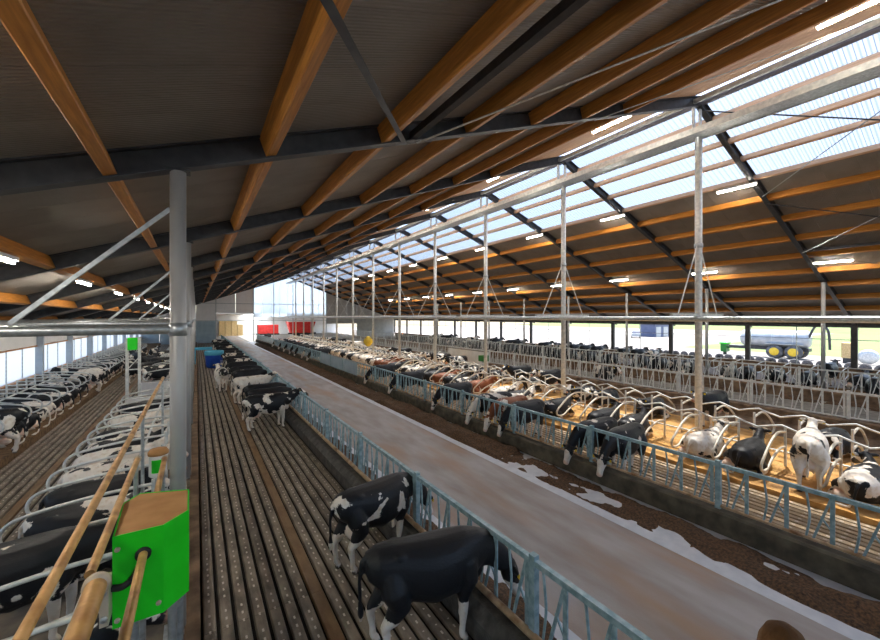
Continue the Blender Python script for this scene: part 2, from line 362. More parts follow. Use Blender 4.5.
pl, pr_ = purlin_mesh(-1, M['wood']), purlin_mesh(1, M['wood'])
sk = purlin_mesh(1, M['pale_wood'], .13, .22)
SKX = [16.35, 17.7, 18.9, 20.3]
for k in KB:
    yc = Y0+BAY*(k+.5)
    for x in PX:
        px, pz = roofpt(x, .03); put('purlin', pl, ceil_l, (px, yc, pz))
        xm = 2*XR-x
        if xm > 20.6: px, pz = roofpt(xm, .03); put('purlin', pr_, ceil_r, (px, yc, pz))
    for x in SKX: px, pz = roofpt(x, .11); put('purlin', sk, ceil_r, (px, yc, pz))
def slab_mesh(name, xa, xb, wd, th, m, up0=RD):
    b = MB(); q = []
    for x, u in ((xa, up0), (xb, up0), (xb, up0+th), (xa, up0+th)): px, pz = roofpt(x, u); q.append((px, pz))
    n = 4; vs = [(px, y, pz) for y in (-wd/2, wd/2) for px, pz in q]
    b.add(vs, [(i, (i+1)%n, n+(i+1)%n, n+i) for i in range(n)] + [tuple(range(n)), tuple(range(n, 2*n))])
    return b.mesh(name, m)
pnl = slab_mesh('roof_panel', EAL-.2, 10.8, .992, .08, M['ceil']); pnr = slab_mesh('roof_panel', 20.45, EAR+.2, .992, .08, M['ceil'])
ny = int((YE-YB))
for i in range(ny):
    y = YB+.5+i
    put('roof_panel', pnl, ceil_l, (0, y, 0)); put('roof_panel', pnr, ceil_r, (0, y, 0))
# pale boards below the ridge, left slope
nbd = 10; xs = [10.8+(14.95-10.8)*i/nbd for i in range(nbd+1)]
for i in range(nbd):
    me = slab_mesh('board', xs[i]+.012, xs[i+1]-.012, BAY-.01, .03, M['pale_wood'], RD)
    for k in KB: put('board', me, ceil_l, (0, Y0+BAY*(k+.5), 0))
me = slab_mesh('backing_board', 10.8, 14.97, BAY, .03, M['rust'], RD+.03)
for k in KB: put('backing_board', me, ceil_l, (0, Y0+BAY*(k+.5), 0))
# rooflight sheets, corrugated
def sheet_mesh(xa, xb):
    b = MB(); n = 6*30; vs = []
    for j in range(n+1):
        y = -BAY/2+BAY*j/n; dz = (-.032, -.032, -.032, .032, .032, .032)[j % 6]
        for x in (xa, xb):
            px, pz = roofpt(x, RD+.02); vs.append((px, y, pz+dz))
    b.add(vs, [(2*j, 2*j+1, 2*j+3, 2*j+2) for j in range(n)])
    return b.mesh('rooflight_sheet', M['rooflight'])
xsk = [15.05, 16.35, 17.7, 18.9, 20.45]
for i in range(4):
    xa = max(xsk[i], XR+.02)
    me = sheet_mesh(xa, xsk[i+1]+.02)
    for k in KB: put('rooflight_sheet', me, ceil_r, (0, Y0+BAY*(k+.5), .012*(4-i)))
# ridge beam and cap
b = MB(); b.box(XR-.12, XR+.12, YB, YE, zroof(XR)+.02, zroof(XR)+.3); put('ridge_beam', b.mesh('ridge_beam', mat('ridge_steel', (.16,.14,.16), .5, .2, (.2,.18,.2), 3)), ceil_l)
b = MB(); b.box(XR-.42, XR-.30, YB, YE, zroof(XR)-.02, zroof(XR)+.12); put('ridge_rail', b.mesh('ridge_rail', M['galv_white']), ceil_l)
b = MB(); b.add([(14.85, YB, zroof(14.85)+RD+.02), (XR+.05, YB, zroof(XR)+RD+.12), (XR+.05, YE, zroof(XR)+RD+.12), (14.85, YE, zroof(14.85)+RD+.02)], [(0,1,2,3)])
put('ridge_cap', b.mesh('ridge_cap', M['rooflight']), ceil_l)
# roof bracing
def rod(name, a, b_, r, m, parent, n=6): return obj(name, MB().tube([a, b_], r, n), m, parent)
def rp(x, y, up=-.03): px, pz = roofpt(x, up); return (px, y, pz)
for side, par in ((-1, ceil_l), (1, ceil_r)):
    fx = (lambda x: x) if side < 0 else (lambda x: 2*XR-x)
    yA, yB = Y0-BAY+6, Y0+BAY     # braced bay nearest the camera
    obj('bracing_bar', MB().bar(rp(fx(3.35), yB), rp(fx(-.9), yB-BAY), .09, .012, (0,0,1)), M['rafter'], par)
    obj('bracing_bar', MB().bar(rp(fx(3.6), yB), rp(fx(8.6), yB-BAY), .05, .012, (0,0,1)), M['galv'], par)
    obj('bracing_bar', MB().bar(rp(fx(9.2), yB), rp(fx(14.0), yB-BAY), .04, .012, (0,0,1)), M['galv'], par)
    obj('bracing_beam', MB().bar(rp(fx(3.55), yB-BAY, .1), rp(fx(3.55), yB, .1), .12, .14, (0,0,1)), M['rafter'], par)
rod('bracing_bar', rp(15.5, Y0+BAY), rp(20.4, Y0), .025, M['rafter'], ceil_r)
rod('bracing_bar', rp(22.0, Y0+BAY), rp(27.0, Y0), .025, M['rafter'], ceil_r)
# ------------------------------------------------------------------ ceiling lights
hb = MB().box(-.07, .07, -.75, .75, 0, .07).mesh('housing', M['white_paint']); tb = MB().tube([(0, -.72, -.03), (0, .72, -.03)], .03, 8).mesh('tube', M['tube'])
def lamp(x, y, label, group):
    t = thing('ceiling_light', label, 'light', (x, y, zroof(x)+(.27 if 12 < x < 13 else -.06)), 0, group)
    put('housing', hb, t); put('tube', tb, t)
for k in range(0, 10): lamp(-2.85, Y0+BAY*(k+.5), nth(k+1)+' strip light from the near end under the left stall roof', 'strip lights over the left stalls')
for k in range(0, 10): lamp(28.2, Y0+BAY*(k+.85), nth(k+1)+' strip light from the near end under the right roof slope', 'strip lights on the right slope')
for k in range(0, 9): lamp(12.3, Y0+BAY*(k+.25), nth(k+1)+' strip light from the near end along the pale boards by the ridge', 'strip lights by the ridge')
for k in range(0, 9): lamp(20.3, Y0+BAY*(k+1.1), nth(k+1)+' strip light from the near end along the lower edge of the rooflight', 'strip lights by the rooflight')

# ------------------------------------------------------------------ columns
colm = {}
def column(x, y, z0, z1, r, label, group, braces=False, pipe=None):
    t = thing('steel_column', label, 'column', (x, y, 0), 0, group)
    obj('shaft', MB().lathe([(r, z0), (r, z1)], 20), M['column'], t)
    obj('base_plate', MB().box(-r*1.7, r*1.7, -r*1.7, r*1.7, z0-.02, z0+.02), M['galv'], t)
    obj('head_plate', MB().box(-r*1.5, r*1.5, -.1, .1, z1-.015, z1+.01), M['rafter'], t)
    obj('collar', MB().lathe([(r*1.12, CAMZ-.26), (r*1.12, CAMZ-.08)], 20), M['galv'], t) if r > .09 and z1 > CAMZ else None
    return t
for k in range(1, NB):
    y = Y0+k*BAY
    t = column(-.216, y, .22, zroof(-.216), .097, nth(k)+' round grey column from the near end, in the left stall row', 'columns of the left row')
    obj('brace', MB().bar((-.09, 0, 6.1), (-1.62, 0, 4.52), .05, .05, (0,1,0)), M['galv'], t)
    obj('cross_pipe', MB().tube([(0, 0, 4.43), (XL+.216+.1, 0, 4.43)], .065, 12), M['galv'], t)
    if k < 9: column(30.8, y, -.02, zroof(30.8), .1, nth(k)+' dark column from the near end, behind the fourth feed fence', 'columns of the right row')
for k in range(1, NB):
    y = Y0+k*BAY; g_ = 'ridge posts'
    t = thing('ridge_post', nth(k)+' tall thin galvanised post from the near end, below the ridge', 'post', (XR, y, 0), 0, g_)
    obj('shaft', MB().lathe([(.115, .2), (.115, 11.1)], 16), M['galv_white'], t)
    obj('base_plate', MB().box(-.2, .2, -.2, .2, .18, .24), M['galv'], t)
    obj('clamp', MB().lathe([(.14, 7.1), (.14, 7.25)], 16), M['galv'], t)
    for s in (-1, 1): obj('stay', MB().tube([(s*.12, 0, 7.15), (s*1.5, 0, 4.68)], .022, 6), M['galv_white'], t)
    obj('cross_bar', MB().bar((-1.95, 0, 4.68), (1.95, 0, 4.68), .1, .09), M['galv_white'], t)
    for dx in (-.28, .22): obj('hanger', MB().bar((dx-.1, 0, 11.1), (dx-.1, 0, 12.2 - .36*abs(dx-.1)), .12, .06, (0,1,0)), M['galv_white'], t)
# long pipes carried by the posts
tag(obj('long_pipe', MB().tube([(XR-.2, YB+.2, 4.53), (XR-.2, YE-.4, 4.53)], .1, 14), M['galv']), 'long horizontal grey pipe carried along the ridge posts at mid height', 'pipe')
# cable tray / walkway
tray = thing('service_walkway', 'long ribbed metal walkway hung under the ridge', 'walkway', (XR, 0, 11.1))
b = MB()
for i in range(6): b.bar((-.5+.11*i, 0, .0), (-.5+.11*i, BAY-.04, .0), .085, .05)
me = b.mesh('deck', M['galv']); b2 = MB().box(-.60, -.56, 0, BAY, -.05, .16).mesh('side_rail', M['galv_white']); b3 = MB().box(.1, .14, 0, BAY, -.05, .16).mesh('side_rail', M['galv_white'])
for k in KB:
    put('deck', me, tray, (0, Y0+k*BAY, 0)); put('side_rail', b2, tray, (0, Y0+k*BAY, 0)); put('side_rail', b3, tray, (0, Y0+k*BAY, 0))

# ------------------------------------------------------------------ side walls
b = MB(); b.box(XL-.2, XL, YB, YE, -.05, 1.3)
wl = struct(obj('wall_left', b, M['conc']), 'left side wall with a low plinth, window band and white panel above')
b = MB(); b.box(XL-.12, XL, YB, YE, 3.0, 4.35); obj('upper_panel', b, M['white_sheet'], wl)
b = MB(); b.box(XL-.22, XL+.12, YB, YE, 1.3, 1.36); obj('sill', b, M['wood'], wl)
b = MB(); b.box(XL-.16, XL+.04, YB, YE, 2.93, 3.0); obj('head_rail', b, M['wood'], wl)
pm = MB().box(-.16, .16, -.12, .12, 1.3, 4.0).mesh('wall_post', mat('blue_grey_post', (.34,.40,.47), .5, .1, (.40,.46,.52), 3)); mm = MB().box(-.03, .03, -.025, .025, 1.36, 2.93).mesh('mullion', M['galv'])
pane = MB().add([(0, .03, 1.36), (0, 1.97, 1.36), (0, 1.97, 2.93), (0, .03, 2.93)], [(0,1,2,3)]).mesh('pane', M['curtain'])
for k in range(-2, NB+1):
    put('wall_post', pm, wl, (XL+.1, Y0+k*BAY, 0))
    if k < NB:
        wi = struct(put('window_%d' % (k+3), None, None, (XL-.06, Y0+k*BAY, 0)), 'bright window bay in the left wall')
        for j in (1, 2): put('mullion', mm, wi, (0, 2*j, 0))
        for j in range(3): put('pane', pane, wi, (0, 2*j, 0))
b = MB(); b.box(XW, XW+.2, YB, YE, -.05, 1.05)
wr = struct(obj('wall_right', b, M['curb_brown']), 'open right side with a low brown wall and dark posts')
pm = MB().box(-.12, .12, -.16, .16, 1.0, 4.3).mesh('wall_post', M['rafter']); mm = MB().box(-.025, .025, -.025, .025, 1.05, 4.0).mesh('mullion', M['galv'])
for k in range(-2, NB+1):
    put('wall_post', pm, wr, (XW, Y0+k*BAY, 0))
    if k < NB: put('mullion', mm, wr, (XW+.05, Y0+k*BAY+3, 0))
b = MB(); b.box(XW-.05, XW+.15, YB, YE, 3.86, 4.25); obj('eave_beam', b, M['rafter'], wr)
b = MB().tube([(XW, YB, 3.0), (XW, YE, 3.0)], .025, 6); obj('wire', b, M['galv'], wr)
# gables
def gable(y, label, name, m, openings=True):
    b = MB(); th = .15
    return b
wb_ = struct(put('wall_back', None, None, (0, YB, 0)), 'unseen gable behind the viewer, translucent sheets added to let in fill light')
wf = struct(put('wall_far', None, None, (0, YE, 0)), 'far gable of white panels with translucent upper sheets')
def wallpanel(name, x0, x1, z0, z1, m, par=None):
    """upright panel; z1 None follows the roof"""
    n = max(2, int((x1-x0)/1.5)+1); b = MB(); vs = []
    xs_ = [x0+(x1-x0)*i/n for i in range(n+1)]
    if x0 < XR < x1: xs_ = sorted(xs_+[XR])
    t0 = [(x, z1 if z1 is not None else zroof(x)+.4) for x in xs_]
    poly = [(x0, z0), (x1, z0)] + t0[::-1]; n = len(poly)
    b.add([(x, yy, z) for yy in (0, .12) for x, z in poly], [tuple(range(n)), tuple(range(n, 2*n))] + [(i, (i+1)%n, n+(i+1)%n, n+i) for i in range(n)])
    return obj(name, b, m, par or wf)
for x0, x1 in ((-7.6,-5.2),(-5.15,-2.7),(-2.65,-.1),(-.05,2.9)):
    wallpanel('panel', x0, x1, 3.9, None, M['white_sheet']); wallpanel('panel', x0, x1, -.05, 3.85, M['blue_sheet'])
for x0, x1 in ((2.95,6.0),(6.05,9.0)): wallpanel('panel', x0, x1, 5.3, None, M['white_sheet'])
for i in range(9): wallpanel('translucent_panel', 9.05+1.5*i, 9.05+1.5*i+1.46, 4.6, None, M['end_film'])
for i in range(7): wallpanel('panel', 22.6+2.2*i, 22.6+2.2*i+2.16, 3.2 if i < 3 else 0, None, M['grey_sheet'])
for i in range(12): wallpanel('translucent_panel', XL+3.8*i, XL+3.8*i+3.7, 3.3, None, M['curtain'], wb_)  # unseen near gable: clear upper sheets added to let in fill light
for i in range(12): wallpanel('panel', XL+3.8*i, XL+3.8*i+3.78, 0, 3.25, M['grey_sheet'], wb_)  # solid lower part, shaped to hold back light bounced off the ground
for i in range(13): obj('gable_post', MB().box(XL+3.8*i-.1, XL+3.8*i, -.1, .1, 0, zroof(XL+3.8*i-.05)), M['rafter'], wb_)
for z in (3.87, 7.0): obj('rail', MB().box(-7.6, 30, -.12, -.02, z, z+.12), M['galv'], wf)
for x in (2.92, 9.0, 12.5, 16, 19.5, 22.55): obj('mullion', MB().box(x-.07, x+.07, -.14, -.0, 0, min(zroof(x), 11)), M['galv'], wf)

# ------------------------------------------------------------------ hall beyond the far gable
ax0, ax1, ay = -4, 34, YE+30
b = MB(); b.box(ax0, ax1, ay, ay+.2, 0, 5.2); struct(obj('wall_hall_end', b, M['white_sheet']), 'pale end wall of the hall beyond the gable')
b = MB(); b.box(ax0-.2, ax0, YE+.3, ay, 0, 5); b.box(ax1, ax1+.2, YE+.3, ay, 3, 5); struct(obj('wall_hall_side', b, M['grey_sheet']), 'side walls of the hall beyond the gable')
b = MB(); b.box(ax0, 10, YE+.2, ay, 5.2, 5.3); b.box(15, ax1, YE+.2, ay, 5.2, 5.3); struct(obj('ceiling_hall', b, M['grey_sheet']), 'roof of the hall beyond the gable')
b = MB(); b.box(10, 15, YE+.2, ay, 5.24, 5.25); struct(obj('ceiling_hall_light', b, M['curtain']), 'rooflight strip of the hall beyond the gable')
b = MB(); b.box(ax0, 4.6, YE+.31, ay, -.1, 0); b.box(7.87, ax1, YE+.31, ay, -.1, 0); struct(obj('floor_hall', b, M['conc']), 'floor of the hall beyond the gable')
bale = MB().box(-.6, .6, -1.1, 1.1, 0, .9)
bm_ = bale.mesh('straw_bale', M['straw'])
i = 0
for cx in (5.2, 6.5, 7.8, 9.1):
    for lv in range(4 if cx < 8 else 3):
        i += 1
        o = put('straw_bale', bm_, None, (cx, ay-2, .0+.9*lv), .0); tag(o, nth(i)+' straw bale of the stack at the far end of the feed passage', 'bale', 'straw bales in the far hall')
t = thing('mixer_wagon', 'red feed mixer wagon parked in the far hall', 'wagon', (19.5, YE+9, 0))
b = MB(); n = 4
lo = [(-2.2,-1.0,1.1),(2.2,-1.0,1.1),(2.2,1.0,1.1),(-2.2,1.0,1.1)]; hi = [(-2.9,-1.4,3.6),(2.9,-1.4,3.6),(2.9,1.4,3.6),(-2.9,1.4,3.6)]
b.add(lo+hi, [(3,2,1,0)]+[(i, (i+1)%4, 4+(i+1)%4, 4+i) for i in range(4)]); obj('hopper', b, M['red'], t)
obj('rim', MB().box(-2.95,2.95,-1.45,-1.35,3.55,3.7).box(-2.95,2.95,1.35,1.45,3.55,3.7), M['white_paint'], t)
obj('frame', MB().box(-2.6,3.2,-.5,.5,.8,1.15), M['rafter'], t)
for sx in (-.9, .9):
    for sy in (-1.1, 1.1): obj('wheel', MB().lathe([(.3,-.18),(.55,-.18),(.6,-.1),(.6,.1),(.55,.18),(.3,.18)], 20, (sx, sy, .6), 'y'), M['black'], t)
t = thing('red_trailer', 'low red trailer body left of the mixer wagon in the far hall', 'trailer', (13.2, YE+12, 0))
obj('body', MB().box(-2, 2, -1.1, 1.1, 1.0, 2.9), M['red'], t); obj('chassis', MB().box(-2.3, 2.3, -.5, .5, .7, 1.0), M['rafter'], t)
for sy in (-1.1, 1.1): obj('wheel', MB().lathe([(.3,-.15),(.5,-.15),(.55,-.08),(.55,.08),(.5,.15),(.3,.15)], 20, (0, sy, .55), 'y'), M['black'], t)

# ------------------------------------------------------------------ feed fences
PL, NM = 3.125, 5
fence_cache = {}
def fence_meshes(z0, z1, m, key):
    if key in fence_cache: return fence_cache[key]
    md = PL/NM; H = z1-z0; d = {}
    d['post'] = MB().box(-.045, .045, -.05, .05, z0-.02, z1+.09).mesh('post', m)
    d['top_rail'] = MB().bar((0, .0, z1), (0, PL, z1), .075, .075).mesh('top_rail', m)
    d['bottom_rail'] = MB().tube([(-.05 if key == 'a' else 0, 0, z0+.06), (-.05 if key == 'a' else 0, PL, z0+.06)], .05 if key == 'a' else .035, 8).mesh('bottom_rail', M['galv_white'] if key in 'cd' else M['tan_rail'])
    d['upright'] = MB().box(-.012, .012, -.032, .032, z0+.05, z1).mesh('upright', m)
    d['curved_bar'] = MB().tube(bez([(0, 0, z1), (0, -.035, z0+H*.7), (0, -.05, z0+H*.45), (0, 0, z0+.07)], 3), .019, 6).mesh('curved_bar', m)
    d['slanted_bar'] = MB().bar((0, .0, z1-.02), (0, .24, z0+.08), .035, .03, (1,0,0)).mesh('slanted_bar', m)
    d['link'] = MB().bar((0, 0, z0+H*.32), (0, .15, z0+H*.55), .025, .02, (1,0,0)).mesh('link', m)
    d['parts'] = [('upright', .12), ('slanted_bar', .13), ('link', .12), ('curved_bar', .47)]
    b = MB()
    for i in range(NM):
        y = i*md
        b.box(-.012, .012, y+.12-.032, y+.12+.032, z0+.05, z1); b.bar((0, y+.13, z1-.02), (0, y+.37, z0+.08), .035, .03, (1,0,0))
        b.bar((0, y+.12, z0+H*.32), (0, y+.27, z0+H*.55), .025, .02, (1,0,0)); b.tube([(0, y+.47, z1), (0, y+.42, z0+H*.45), (0, y+.47, z0+.07)], .019, 5)
    d['bars'] = b.mesh('head_bars', m)
    fence_cache[key] = d; return d
def fence(x, ystart, n, z0, z1, m, key, ndet, where, skip=()):
    d = fence_meshes(z0, z1, m, key)
    for k in range(n):
        if k in skip: continue
        t = thing('feed_fence', nth(k+1)+' section of the '+where, 'fence', (x, ystart+k*PL, 0), 0, 'sections of the '+where)
        put('post', d['post'], t); put('top_rail', d['top_rail'], t); put('bottom_rail', d['bottom_rail'], t)
        if k < ndet:
            for i in range(NM):
                for nm, off in d['parts']: put(nm, d[nm], t, (0, i*PL/NM+off, 0))
        else:
            o = put('head_bars', d['bars'], t); o['kind'] = 'stuff'
fence(3.72, .375, 25, .40, 1.40, M['galv_blue'], 'a', 9, 'blue grey feed fence left of the passage')
fence(9.52, .5, 25, .46, 1.40, M['galv_blue'], 'b', 9, 'blue grey feed fence right of the passage', skip=(8, 9, 10))
fence(21.75, .7, 25, .55, 1.60, M['galv_white'], 'c', 7, 'pale feed fence behind the centre stalls')
fence(28.6, .7, 25, .62, 1.72, M['galv_white'], 'd', 5, 'pale feed fence in front of the open side')
for k in (8, 9, 10):
    t = thing('sheet_gate', {8:'nearest',9:'middle',10:'farthest'}[k]+' of three sheet panels in the fence right of the passage', 'gate', (9.52, .5+k*PL, 0), 0, 'sheet panels in the fence')
    b = MB(); n = 40; vs = []
    for j in range(n+1):
        for z in (.5, 1.36): vs.append((.012*math.sin(j*math.pi/2), .06+(PL-.12)*j/n, z))
    b.add(vs, [(2*j, 2*j+1, 2*j+3, 2*j+2) for j in range(n)]); obj('sheet', b, M['blue_sheet'], t)
    obj('frame', MB().tube([(0, .04, .46), (0, .04, 1.4), (0, PL-.04, 1.4), (0, PL-.04, .48), (0, .04, .48)], .03, 6), M['galv_blue'], t)

# ------------------------------------------------------------------ stalls
lp = bez([(1.95,0,1.12),(1.2,0,1.10),(.5,0,1.02),(.12,0,.92),(0,0,.72),(.10,0,.52),(.5,0,.42),(1.2,0,.46),(1.95,0,.62)], 4)
loop_m = MB().tube(lp, .03, 7).mesh('stall_divider', M['galv_white']); fpost = MB().tube([(1.95,0,-.3),(1.95,0,1.2)], .035, 7).mesh('front_post', M['galv_white'])
lc = bez([(1.9,0,1.05),(1.3,0,1.12),(.75,0,.95),(.25,0,.62),(.06,0,.45),(.12,0,.28),(.5,0,.25),(.85,0,.45),(1.4,0,.62),(1.9,0,.60)], 4)
loop_c = MB().tube(lc, .036, 7).mesh('stall_divider', mat('divider_cream', (.62,.56,.45), .45, .15, (.78,.72,.60), 7))
def stalls(xr, sgn, ys, me, where, post=True, zb=.22, limit=99):
    for i, y in enumerate(ys):
        o = put('stall_divider', me, None, (xr, y, zb), 0 if sgn > 0 else math.pi)
        tag(o, nth(i+1)+' looped tube divider '+where, 'divider', 'stall dividers '+where)
        if post: put('front_post', fpost, o)
SP = 1.16
YL = [8.0+SP*i for i in range(44)]; YM = [3.0+SP*i for i in range(16)] + [28.0+SP*i for i in range(24)]
YC = [1.6+SP*i for i in range(60)]
stalls(-5.05, -1, YL, loop_m, 'in the stall row by the left wall', zb=.46)
stalls(-2.62, 1, YM, loop_m, 'in the stall row at the near columns', zb=.38)
stalls(12.9, 1, YC, loop_c, 'in the centre stall row nearer the passage', zb=.11)
stalls(18.1, -1, YC, loop_c, 'in the centre stall row farther from the passage', zb=.11)
stalls(33.2, 1, [2.0+1.4*i for i in range(40)], loop_m, 'in the stall row by the open right side')
def wavy(x, z, ph): return MB().tube([(x, 1.0+.29*i, z+.09*math.cos(2*math.pi*(1.0+.29*i-1.6)/SP)) for i in range(252)], .03, 6)
for x, z, nm in ((-6.4, 1.35, 'left wall'), (-1.1, 1.38, 'near columns'), (14.5, 1.32, 'centre, nearer the passage'), (16.5, 1.32, 'centre, farther from the passage'), (34.8, 1.35, 'open right side')):
    tag(obj('neck_rail', wavy(x, z, 0) if 14 < x < 17 else MB().tube([(x, 1.0, z), (x, 74, z)], .03, 8), M['galv_white']), 'long neck rail over the stall row: '+nm, 'rail')
tag(obj('head_rail', MB().tube([(15.3, 1.0, .42), (15.3, 74, .42)], .03, 8), M['galv_white']), 'long tube between the two centre stall rows', 'rail')

# ------------------------------------------------------------------ cows
def ring_loft(mb, secs, n=18, e=2.3):
    """secs: (centre, half width (y), half height, tilt direction)"""
    vs = []
    for (x, y, z, hw, hh, t) in secs:
        for k in range(n):
            a = 2*math.pi*k/n; ca, sa = math.cos(a), math.sin(a)
            u = math.copysign(abs(ca)**(2/e), ca)*hw; v = math.copysign(abs(sa)**(2/e), sa)*hh
            vs.append((x - v*math.sin(t), y+u, z + v*math.cos(t)))
    fs = [(i*n+k, i*n+(k+1)%n, (i+1)*n+(k+1)%n, (i+1)*n+k) for i in range(len(secs)-1) for k in range(n)]
    fs += [tuple(range(n))[::-1], tuple(range((len(secs)-1)*n, len(secs)*n))]
    mb.add(vs, fs)
def ell(mb, c, r, ax=None, n=12):
    c = Vector(c); rot = Matrix.Identity(3) if ax is None else Vector(ax).to_track_quat('X', 'Z').to_matrix()
    vs = []; fs = []
    for i in range(1, n):
        th = math.pi*i/n
        for k in range(n):
            ph = 2*math.pi*k/n; vs.append(c + rot @ Vector((r[0]*math.cos(th), r[1]*math.sin(th)*math.cos(ph), r[2]*math.sin(th)*math.sin(ph))))
    for i in range(n-2):
        for k in range(n): fs.append((i*n+k, i*n+(k+1)%n, (i+1)*n+(k+1)%n, (i+1)*n+k))
    fs += [tuple(range(n))[::-1], tuple(range((n-2)*n, (n-1)*n))]
    mb.add(vs, fs)
def head(mb, poll, d, side=0.0):
    """head from the poll along d; returns marker points"""
    p = Vector(poll); d = Vector(d).normalized(); up = (Vector((0,0,1)) - d*d.z).normalized() if abs(d.z) < .95 else Vector((1,0,0))
    s = up.cross(d).normalized(); n = 16; vs = []
    prof = [(-.10,.07,.08,.0),(-.04,.105,.125,-.01),(.05,.12,.135,-.02),(.14,.125,.135,-.03),(.24,.095,.115,-.03),(.34,.078,.095,-.035),(.42,.085,.085,-.035),(.47,.08,.07,-.04),(.50,.05,.045,-.04)]
    for q, hw, hh, off in prof:
        for k in range(n):
            a = 2*math.pi*k/n; vs.append(p + d*q + s*(hw*math.cos(a)) + up*(hh*math.sin(a)+off))
    fs = [(i*n+k, i*n+(k+1)%n, (i+1)*n+(k+1)%n, (i+1)*n+k) for i in range(len(prof)-1) for k in range(n)]
    fs += [tuple(range(n))[::-1], tuple(range((len(prof)-1)*n, len(prof)*n))]
    mb.add(vs, fs)
    for g_ in (-1, 1):
        e0 = p + s*(g_*.17) + up*.03 - d*.01
        ell(mb, e0, (.12, .03, .055), s*g_ - d*.25 - up*.1)
    return dict(muz=p+d*.46-up*.03, eyes=[p+d*.13+s*(g_*.118)+up*.02 for g_ in (-1,1)], ears=[p+s*(g_*.24)+up*.02+d*.02 for g_ in (-1,1)], d=d, face=p+d*.2+up*.08)
def limb(mb, pts, rs, n=12):
    mb.tube(pts, rs, n)
def cow_mesh(name, pose):
    mb = MB(); udder = None
    if pose in ('stand', 'eat', 'look'):
        secs = [(-.86,0,1.20,.07,.08,0),(-.82,0,1.18,.17,.17,0),(-.70,0,1.16,.25,.25,0),(-.50,0,1.13,.275,.30,0),(-.25,0,1.04,.32,.385,0),(.05,0,1.00,.365,.425,0),(.32,0,1.03,.34,.405,0),(.52,0,1.07,.275,.375,0),(.68,0,1.10,.205,.315,-.1)]
        if pose == 'eat': neck = [(.84,0,1.10,.15,.25,-.5),(1.02,0,.98,.115,.185,-.8),(1.18,0,.82,.10,.15,-.9)]; hp, hd = (1.24,0,.76), (.42,0,-.9)
        elif pose == 'stand': neck = [(.84,0,1.22,.15,.24,.45),(1.02,0,1.34,.115,.18,.6),(1.15,0,1.42,.10,.14,.5)]; hp, hd = (1.20,0,1.47), (.85,0,-.48)
        else: neck = [(.84,0,1.15,.15,.24,.1),(1.04,.06,1.17,.115,.18,.1),(1.2,.14,1.18,.10,.14,0)]; hp, hd = (1.27,.19,1.19), (.7,.5,-.5)
        ring_loft(mb, secs + [(a, y, z, w_, h_, t) for a, y, z, w_, h_, t in neck])
        mk = head(mb, hp, hd)
        for s in (-1, 1):
            o = .06*s
            limb(mb, [(.50,.17*s,1.10),(.52,.20*s,.86),(.50+o,.185*s,.64),(.51+o,.17*s,.40),(.50+o,.165*s,.22),(.49+o,.165*s,.12),(.52+o,.165*s,.07),(.53+o,.165*s,.0)], [.14,.135,.085,.062,.043,.048,.055,.065])
            o = -.07*s
            limb(mb, [(-.55,.15*s,1.12),(-.50,.20*s,.92),(-.48+o*.5,.215*s,.72),(-.62+o,.195*s,.56),(-.70+o,.185*s,.47),(-.67+o,.18*s,.26),(-.66+o,.18*s,.13),(-.62+o,.18*s,.07),(-.61+o,.18*s,.0)], [.15,.19,.15,.10,.068,.045,.05,.055,.065])
            ell(mb, (-.44,.19*s,1.33), (.09,.06,.05))      # hook bones
            ell(mb, (-.79,.10*s,1.27), (.07,.05,.06))      # pin bones
        udder = (-.42,0,.66); ell(mb, udder, (.20,.16,.17))
        for sx in (-.08, .06):
            for s in (-1, 1): limb(mb, [(-.42+sx,.07*s,.55),(-.42+sx,.07*s,.46)], [.028,.02], 8)
        limb(mb, [(-.80,0,1.33),(-.90,0,1.24),(-.93,.01,1.0),(-.92,.02,.75),(-.91,.03,.58),(-.91,.03,.46)], [.05,.038,.027,.026,.045,.02], 10)
        ell(mb, (.1,0,1.36), (.65,.10,.05)); ell(mb, (.70,0,.86), (.12,.08,.18))
    else:
        k = -.57; sd_ = 1
        secs = [(-.84,0,.60,.08,.09,0),(-.80,0,.55,.20,.20,0),(-.66,0,.50,.30,.30,0),(-.42,0,.46,.36,.36,0),(-.1,0,.43,.43,.40,0),(.2,0,.43,.42,.40,0),(.45,0,.46,.33,.38,0),(.62,0,.50,.24,.34,.1)]
        if pose == 'lie': neck = [(.80,0,.64,.16,.25,.5),(.98,.02,.79,.12,.18,.6),(1.1,.03,.88,.10,.14,.5)]; hp, hd = (1.16,.04,.93), (.82,.1,-.5)
        else: neck = [(.80,.03,.62,.16,.25,.4),(.95,.08,.74,.12,.18,.4),(1.05,.14,.82,.10,.14,.3)]; hp, hd = (1.09,.17,.86), (.6,.55,-.5)
        ring_loft(mb, secs + neck); mk = head(mb, hp, hd)
        for s in (-1, 1):
            limb(mb, [(.46,.2*s,.5),(.55,.26*s,.30),(.80,.24*s,.15),(.92,.22*s,.10),(.80,.20*s,.06),(.58,.2*s,.06)], [.14,.12,.08,.07,.05,.055])
        limb(mb, [(-.5,.22,.5),(-.30,.40,.32),(-.12,.46,.18),(-.40,.52,.10),(-.60,.52,.08),(-.35,.58,.06),(-.1,.6,.055),(.0,.6,.05)], [.18,.17,.12,.09,.065,.05,.05,.06])
        limb(mb, [(-.5,-.2,.45),(-.25,-.36,.22),(-.1,-.36,.12),(-.45,-.34,.08)], [.18,.16,.1,.07])
        udder = (-.5,.34,.18); ell(mb, udder, (.20,.17,.14))
        ell(mb, (-.42,.2,.74), (.09,.06,.05)); ell(mb, (-.42,-.2,.74), (.09,.06,.05))
        limb(mb, [(-.80,0,.70),(-.90,.02,.56),(-.94,.06,.3),(-.92,.14,.08),(-.86,.3,.05),(-.8,.42,.05)], [.05,.038,.028,.027,.045,.02], 10)
        ell(mb, (.05,0,.80), (.6,.12,.06))
